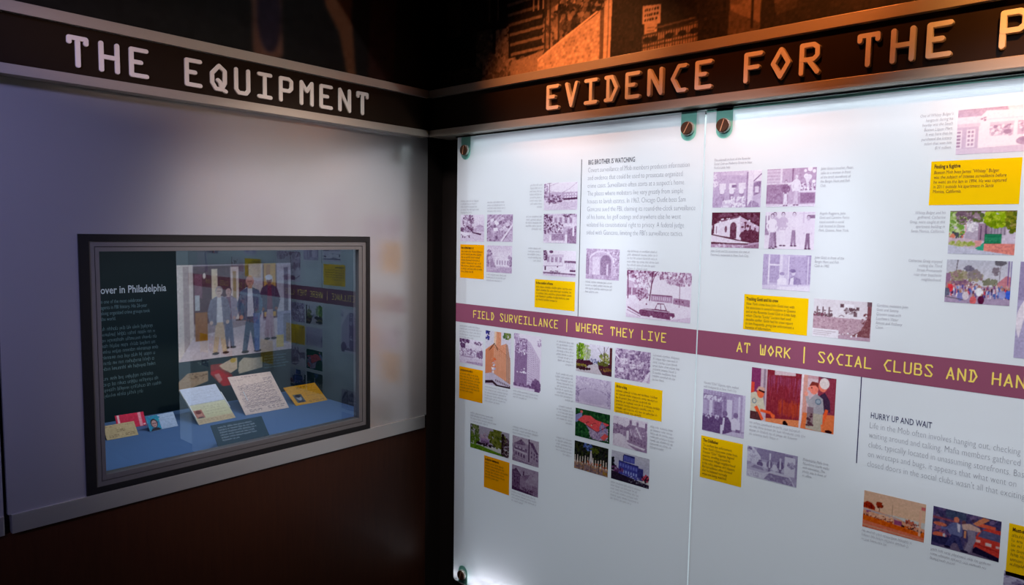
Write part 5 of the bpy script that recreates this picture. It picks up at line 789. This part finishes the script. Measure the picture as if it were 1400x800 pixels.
def note(root, u0, u1, v0, v1, head, body, n=0, lab='yellow note with dark heading and small text', pitch=None, pad=0.006):
    b = flat('yellow_note', M['orange' if u1 < .45 else 'yellow'], root, u0, u1, v0, v1, 0.0006, lab); mb = MB(); P = lambda a, c, d: RW(a, c, 0.0012); vt = v1-0.0150
    if head: set_line(mb, head, u0+pad, vt, .0115, .62, P, 'L', 0, 0.022)
    else:
        for q in (0, .0004): greek_line(mb, rng, u0+pad+q, vt, (u1-u0)*.55, .0115, P, 'L', 0)
    mb.build('note_heading', M['inkhead'], b)
    mb = MB(); p = pitch or 0.0101
    if body:
        for k, s in enumerate(body): set_line(mb, s, u0+pad, vt-.0118-p*k, .0098, .71, P, 'L', .1)
    else:
        for k in range(n): greek_line(mb, rng, u0+pad, vt-.0118-p*k, (u1-u0-2*pad)*(rng.uniform(.82, 1) if k < n-1 else .6), .0095, P, 'L', .05)
    mb.build('note_text', M['inknote'], b)
note(g1, .1646, .2818, 1.4625, 1.5800, None, None, 8); note(g1, .5104, .6707, 1.3855, 1.4764, 'In the comfort of home', None, 5); note(g1, .1662, .2830, 1.0295, 1.1451, None, None, 7)
note(g1, .8241, .9824, 1.1000, 1.1893, 'Fit for a king', None, 7); note(g1, .2952, .4136, .7343, .8482, None, None, 6)
note(g2, 1.2068, 1.3664, 1.3863, 1.4764, 'Tracking Gotti and his crew', ['New York crime boss John Gotti met with', 'his associates in several locations in Queens', 'and at the Ravenite Social Club in Little Italy,', 'which Charles "Lucky" Luciano had used', 'decades earlier. Gotti had his crew report', 'to him frequently, giving law enforcement a', 'bonanza of information.'])
note(g2, 1.6061, 1.7644, 1.6958, 1.7884, 'Finding a fugitive', ['Boston Mob boss James "Whitey" Bulger', 'was the subject of intense surveillance before', 'he went on the lam in 1994. He was captured', 'in 2011 outside his apartment in Santa', 'Monica, California.'])
note(g2, 1.1040, 1.2204, .9720, 1.0869, 'The Oddfather', ['To confuse law enforcement,', "New York's Genovese crime boss,", 'Vincent "Chin" Gigante, feigned', 'insanity, strolling around his', 'Greenwich Village neighborhood', 'in his robe, pajamas and slippers.', 'But surveillance often showed', 'that he behaved normally', 'when not being watched.'], pitch=.0099)
note(g2, 1.7892, 1.8851, .9343, 1.0448, 'Must-see', None, 7)
def section(root, lu, lz0, lz1, head, hu, hz, hw, body, bu, bz, bp, bw, ink_head):
    flat('divider_line', M[ink_head], root, lu-.0011, lu+.0011, lz0, lz1, 0.0008)
    P = lambda a, c, d: RW(a, c, 0.0012)
    def wid(s, size): return type_pts(s, 0)[0][:, 0].max()*size
    mb = MB(); set_line(mb, head, hu, hz, .0198, hw/wid(head, .0198), P, 'L', 0, 0.004); mb.build('section_heading', M[ink_head], root)
    xs = bw[1]/wid(body[bw[0]], .0205); mb = MB()
    for k, s in enumerate(body): set_line(mb, s, bu, bz-bp*k, .0205, xs, P, 'L', 0, -0.018)
    mb.build('section_text', M['inkgrey'], root)
section(g1, .6840, 1.3715, 1.8462, 'BIG BROTHER IS WATCHING', .7085, 1.8292, .1615, ['Covert surveillance of Mob members produces information', 'and evidence that could be used to prosecute organized', "crime cases. Surveillance often starts at a suspect's home.", 'The places where mobsters live vary greatly from simple', 'houses to lavish estates. In 1963, Chicago Outfit boss Sam', 'Giancana sued the FBI, claiming its round-the-clock surveillance', 'of his home, his golf outings and anywhere else he went', 'violated his constitutional right to privacy. A federal judge', "sided with Giancana, limiting the FBI's surveillance tactics."], .7081, 1.8061, .02306, (0, .332), 'ink')
section(g2, 1.4935, 1.1012, 1.3045, 'HURRY UP AND WAIT', 1.5171, 1.2129, .1230, ['Life in the Mob often involves hanging out, checking', 'waiting around and talking. Mafia members gathered', 'clubs, typically located in unassuming storefronts. Based', 'on wiretaps and bugs, it appears that what went on', "closed doors in the social clubs wasn't all that exciting."], 1.5160, 1.1896, .0225, (4, .298), 'inknavy')

# ------------------------------------------------------------------ standoff fixings
def lathe(mb, cx, cz, y0, prof, n=32):
    """profile of (depth towards the room, radius)"""
    vs = []
    for d, r in prof:
        for k in range(n): t = 2*math.pi*k/n; vs.append((cx+r*math.cos(t), y0-d, cz+r*math.sin(t)))
    fs = [(i*n+k, i*n+(k+1) % n, (i+1)*n+(k+1) % n, (i+1)*n+k) for i in range(len(prof)-1) for k in range(n)]
    fs += [tuple(reversed(range(n))), tuple(range((len(prof)-1)*n, len(prof)*n))]
    mb.add(vs, fs)
def clamp(cx, cz, up, slot_deg, label):
    root = empty('standoff_fixing', (cx, GF, cz), label, 'glass fixing')
    r = 0.0225; end = 1.9515 if up else 0.3455
    arc = [(cx+r*math.cos(math.radians(a)), cz+r*math.sin(math.radians(a))*(1 if not up else -1) + (-.010 if up else .010)) for a in range(0, 181, 15)]
    loop = arc + [(cx-r, end), (cx+r, end)]
    MB().prism([(u, GF-0.0003, v) for u, v in loop], (0, 0.0168, 0)).build('bracket', M['bracket'], root)
    m = MB(); lathe(m, cx, cz, GF, [(-0.050, .010), (0.0, .010)]); m.build('barrel', M['rim'], root)
    m = MB(); lathe(m, cx, cz, GF, [(0.0, .0185), (0.0085, .0185), (0.0095, .0178)]); m.build('collar', M['rim'], root)
    m = MB(); lathe(m, cx, cz, GF, [(0.0095, .0168), (0.0128, .0168), (0.0140, .0156)]); m.build('screw_cap', M['cap'], root)
    a = math.radians(slot_deg); ux, uz = math.cos(a), math.sin(a); L, w = .0150, .0011
    q = [(cx+ux*s*L-uz*t*w, GF-0.0141, cz+uz*s*L+ux*t*w) for s, t in ((-1, -1), (1, -1), (1, 1), (-1, 1))]
    MB().prism(q, (0, -0.0006, 0)).build('screw_slot', M['slot'], root)
clamp(.1870, 1.9060, True, 80, 'bronze capped glass fixing at the top left corner of the first panel')
clamp(1.0326, 1.9072, True, 62, 'bronze capped glass fixing left of the gap between the two panels')
clamp(1.1332, 1.9060, True, 72, 'bronze capped glass fixing right of the gap between the two panels')
clamp(.1950, .3800, False, 75, 'dark capped glass fixing at the bottom left corner of the first panel')

# ------------------------------------------------------------------ display case
dc = empty('display_case', (0.0, -0.774, 0.939), 'black framed wall display case with glass front under THE EQUIPMENT', 'display case')
def ring(a, b, x0, x1):   # a outer, b inner as (y0,y1,z0,z1)
    m = MB()
    m.box(x0, x1, a[0], b[0], a[2], a[3]); m.box(x0, x1, b[1], a[1], a[2], a[3]); m.box(x0, x1, b[0], b[1], a[2], b[2]); m.box(x0, x1, b[0], b[1], b[3], a[3]); return m
A0 = (-1.2128, -0.3347, 0.9392, 1.6020); A1 = (-1.1895, -0.3497, 0.9555, 1.5842); A2 = (-1.1770, -0.3640, 0.9680, 1.5712); A3 = (-1.1660, -0.3782, 0.9826, 1.5588)
ring(A0, A1, -0.03, 0.005).build('outer_frame', M['black'], dc)
ring(A1, A2, -0.03, 0.002).build('inner_frame', M['frame'], dc)
ring((A2[0]+.0016, A2[1]-.0016, A2[2]+.0016, A2[3]-.0016), A3, -0.03, 0.0015).build('glazing_bead', M['frame'], dc)
ring(A2, (A2[0]+.0016, A2[1]-.0016, A2[2]+.0016, A2[3]-.0016), -0.03, -0.004).build('frame_groove', M['black'], dc)
m = MB(); m.add([(-0.008, A3[0]-.004, A3[2]-.004), (-0.008, A3[1]+.004, A3[2]-.004), (-0.008, A3[1]+.004, A3[3]+.004), (-0.008, A3[0]-.004, A3[3]+.004)], [(0, 1, 2, 3)])
m.build('glass_pane', M['pane'], dc)
m = MB(); m.box(-0.66, -0.03, -1.30, -0.225, 0.925, 0.957); m.build('deck', M['deck'], dc)
m = MB(); m.box(-0.66, -0.03, -0.235, -0.225, 0.957, 1.66); m.box(-0.66, -0.03, -1.30, -1.29, 0.957, 1.66); m.box(-0.66, -0.03, -1.30, -0.225, 1.66, 1.67); m.box(-0.67, -0.66, -1.30, -0.225, 0.925, 1.67)
m.build('lining', M['casein'], dc)
gb = empty('graphic_board', (-0.635, -0.75, 0.957), 'dark teal graphic board inside the case with photograph and white text', 'board')
MB().box(-0.645, -0.630, -1.285, -0.238, 0.957, 1.65).build('board_sheet', M['board'], gb)
def LB(u, v, d): return (-0.630+d, u, v)
cv = Cv(190, 150, seed=91); P_walkers(cv); o = print_mesh('printed_photograph', cv.out(), -.7130, -.2575, 1.1325, 1.4870, LB, gb, M['paper'], 0.0006); o['label'] = 'colour photograph of people walking past columns'
cv = Cv(130, 56, seed=92); P_collage(cv); o = print_mesh('printed_collage', cv.out(), -.7150, -.3870, 1.0200, 1.1240, LB, gb, M['paper'], 0.0006); o['label'] = 'torn papers and red cloth'
PB = lambda a, b, d: LB(a, b, .0010)
mb = MB(); s = 'over in Philadelphia'; set_line(mb, s, -.9640, 1.3968, .036, .2125/(type_pts(s, 0)[0][:, 0].max()*.036), PB, 'L', 0, 0.014); mb.build('board_heading', M['whiteink'], gb)
mb = MB()
for k, s in enumerate(['is one of the most celebrated', 'agents in FBI history. His 26-year', 'along organized crime groups took', 'the world.']): set_line(mb, s, -.9650, 1.3640-.0195*k, .0178, .62, PB)
z = 1.2720
for k in range(8): greek_line(mb, rng, -.9655, z, .195*rng.uniform(.85, 1), .0175, PB, 'L', 0); z -= .0195
z -= .014
for k in range(4): greek_line(mb, rng, -.9650, z, .20*rng.uniform(.82, 1) if k < 3 else .13, .0175, PB, 'L', 0); z -= .0195
mb.build('board_text', M['greyink'], gb)
mb = MB()
for k in range(5): greek_line(mb, rng, -.3790, 1.1120-.0115*k, .115*rng.uniform(.8, 1), .0100, PB, 'L', 0)
mb.build('photo_caption', M['greyink'], gb)

# ------------------------------------------------------------------ documents and cards on the deck
DZ = 0.9574
def card(name, BL, yaw, L, tilt, H, label, cat, edge, fn, px=(60, 40), th=.0024, seed=1):
    ya, ti = math.radians(yaw), math.radians(tilt); e = Vector((math.cos(ya), math.sin(ya), 0)); nh = Vector((-math.sin(ya), math.cos(ya), 0)); nh = nh if nh.x < 0 else -nh
    up = nh*math.cos(ti)+Vector((0, 0, 1))*math.sin(ti); n = e.cross(up); B = Vector((BL[0], BL[1], DZ))
    def P(u, v, d): q = B+e*u+up*v+n*d; return (q.x, q.y, q.z)
    root = empty(name, tuple(B+e*(L/2)), label, cat)
    MB().prism([P(0, 0, 0), P(L, 0, 0), P(L, H, 0), P(0, H, 0)], tuple(n*-th)).build('card_sheet', edge, root)
    if fn:
        c = Cv(px[0], px[1], seed=seed); fn(c); print_mesh('printed_face', c.out(), .0006, L-.0006, .0006, H-.0006, P, root, M['paper'], .0004)
    hb = H*.8; p0 = B+e*(L*.3)-n*(th+.0003)+up*.002; t = p0+up*hb; f = Vector((t.x, t.y, DZ)); a = Vector((p0.x, p0.y, DZ))
    MB().prism([tuple(a), tuple(t), tuple(f)], tuple(e*(L*.4))).build('easel_back', M['standwedge'], root)
    return root, P
def lines(c, x0, x1, ys, w, col, jit=.15):
    for y in ys:
        x = x0
        while x < x1-.02:
            d = .03+.08*c.r.rand(); c.line([(x, y), (min(x1, x+d), y+.004*c.r.randn())], w, col, .6+.4*c.r.rand()); x += d+.02+.02*c.r.rand()
def F_tan(c): c.rect(0, 0, 1, 1, (.82, .72, .52)); lines(c, .06, .3, (.14,), .035, (.5, .4, .25)); lines(c, .68, .92, (.14,), .035, (.5, .4, .25)); lines(c, .38, .64, (.42, .52), .03, (.35, .26, .15)); lines(c, .1, .42, (.74, .84), .03, (.4, .3, .18)); lines(c, .62, .92, (.74, .84), .03, (.4, .3, .18)); c.grain(.02, .02)
def F_red(c): c.rect(0, 0, 1, 1, (.86, .06, .28)); c.rect(.06, 0, .13, 1, (.97, .80, .82)); c.rect(.78, 0, .88, 1, (.95, .62, .68)); c.rect(.9, .82, .98, .93, (.97, .8, .82)); c.grain(.02, .02)
def F_id(c): c.rect(0, 0, 1, 1, (.72, .80, .90)); c.rect(0, 0, .42, 1, (.12, .60, .74)); c.strew(0, 0, .42, .5, 24, .06, [(.1, .68, .72), (.2, .5, .7)]); c.ell(.22, .52, .12, .30, (.20, .14, .14)); c.ell(.22, .55, .095, .24, (.80, .62, .60)); c.rect(.15, .50, .29, .54, (.3, .18, .18)); c.rect(.19, .66, .25, .69, (.6, .25, .25)); c.poly([(.04, 1), (.12, .82), (.32, .82), (.4, 1)], (.16, .14, .2)); lines(c, .5, .92, (.25, .4), .03, (.62, .7, .8)); c.grain(.02, .02)
def F_pass(c):
    c.rect(0, 0, 1, 1, (.78, .82, .90)); c.grad(.47, .86, (.82, .82, .70), (.80, .79, .62)); c.rect(0, .86, 1, 1, (.82, .73, .58)); c.line([(0, .465), (1, .465)], .012, (.6, .66, .74)); lines(c, .1, .9, (.12, .2, .27, .34), .008, (.66, .72, .80)); lines(c, .35, .9, (.56, .62, .69, .76), .01, (.62, .62, .5)); lines(c, .05, .95, (.9, .94), .012, (.62, .54, .42))
    c.rect(.04, .62, .26, .84, (.72, .44, .38)); c.ell(.15, .74, .07, .085, (.80, .56, .48)); c.ell(.15, .68, .075, .05, (.45, .18, .15)); c.poly([(.06, .84), (.1, .80), (.2, .80), (.24, .84)], (.35, .2, .25)); c.grain(.015, .015)
def F_letter(c):
    c.rect(0, 0, 1, 1, (.86, .78, .74)); lines(c, .28, .7, (.05,), .014, (.45, .38, .42)); lines(c, .74, .96, (.15, .19, .24), .012, (.4, .34, .4)); lines(c, .1, .3, (.12,), .01, (.5, .42, .45))
    for k in range(14):
        y = .28+.042*k; pts = []; x = .08+.04*c.r.rand()
        while x < .92: pts.append((x, y+.012*c.r.randn()-.02*x)); x += .012+.012*c.r.rand()
        c.line(pts, .008, (.48, .42, .46))
        if k % 2: lines(c, .1, .9, (y+.02,), .007, (.52, .46, .5))
    c.line([(.07, .80), (.95, .78)], .006, (.45, .4, .42)); lines(c, .12, .4, (.9, .93), .012, (.38, .34, .38)); lines(c, .55, .95, (.88, .92), .012, (.38, .34, .38)); c.grain(.02, .02)
def F_yellow(c): c.rect(0, 0, 1, 1, (.98, .70, .10)); c.rect(.1, .46, .36, .88, (.35, .38, .42)); c.ell(.23, .64, .07, .14, (.72, .72, .74)); c.ell(.23, .55, .08, .08, (.16, .16, .2)); c.poly([(.12, .88), (.17, .78), (.3, .78), (.35, .88)], (.2, .22, .3)); lines(c, .34, .7, (.1, .16), .022, (.5, .28, .08)); lines(c, .5, .92, (.36, .48, .6), .014, (.75, .5, .12)); lines(c, .45, .92, (.86, .92), .02, (.55, .32, .1)); c.grain(.015, .02)
E_ = lambda n, r, gg, b: simple('card_edge_'+n, L8(r, gg, b), .5, 0, .3, .02, 50)
card('business_card', (-.4071, -1.0301), 88.9, .0915, 44, .0535, 'small tan printed card in front of the red folder', 'card', E_('tan', 205, 182, 135), F_tan, (60, 36), seed=3)
card('card_folder', (-.5075, -.9650), 86.4, .0877, 54, .0510, 'shiny red card folder behind the tan card', 'folder', E_('red', 205, 20, 70), F_red, (56, 34), seed=4)
card('identity_card', (-.4134, -.8998), 94.0, .0920, 54, .0538, 'small card with blue portrait on its left half beside red folder', 'card', E_('blue', 180, 200, 220), F_id, (60, 36), seed=5)
rt, P = card('open_passport', (-.3797, -.7549), 92.9, .1325, 36.5, .1690, 'pale blue and cream open document with small portrait', 'document', E_('cream', 215, 212, 190), F_pass, (70, 90), .004, seed=6)
for u0, v0, v1 in ((-.001, .03, .12), (.1305, .05, .125)):
    MB().prism([P(u0, v0, .0008), P(u0+.003, v0, .0008), P(u0+.003, v1, .0008), P(u0, v1, .0008)], tuple(Vector(P(0, 0, .003))-Vector(P(0, 0, 0)))).build('acrylic_clip', M['acrylic'], rt)
rt, P = card('handwritten_letter', (-.3899, -.5838), 87.4, .1670, 38.5, .1852, 'large cream handwritten letter tilted on the deck', 'letter', E_('paper', 220, 205, 195), F_letter, (100, 105), seed=7)
MB().prism([P(.028, .062, .0008), P(.0305, .062, .0008), P(.0305, .105, .0008), P(.028, .105, .0008)], tuple(Vector(P(0, 0, .003))-Vector(P(0, 0, 0)))).build('acrylic_clip', M['acrylic'], rt)
card('membership_card', (-.3870, -.3840), 88.7, .1362, 30, .1087, 'bright yellow card with dark portrait right of the letter', 'card', E_('gold', 240, 170, 30), F_yellow, (84, 64), seed=8)
rt, P = card('caption_plaque', (-.0810, -.8285), 88.3, .1650, 45.5, .0846, 'dark teal caption plaque with white text at the glass', 'plaque', simple('plaque_teal', L8(26, 62, 76), .5, 0, .3, .05, 30), None, th=.003)
mb = MB()
for k in range(6): greek_line(mb, rng, .0180, .0690-.0092*k, (.118 if k < 5 else .055)*rng.uniform(.88, 1), .0092, lambda a, b, d: P(a, b, .0006), 'L', 0)
mb.build('plaque_text', M['whiteink'], rt)
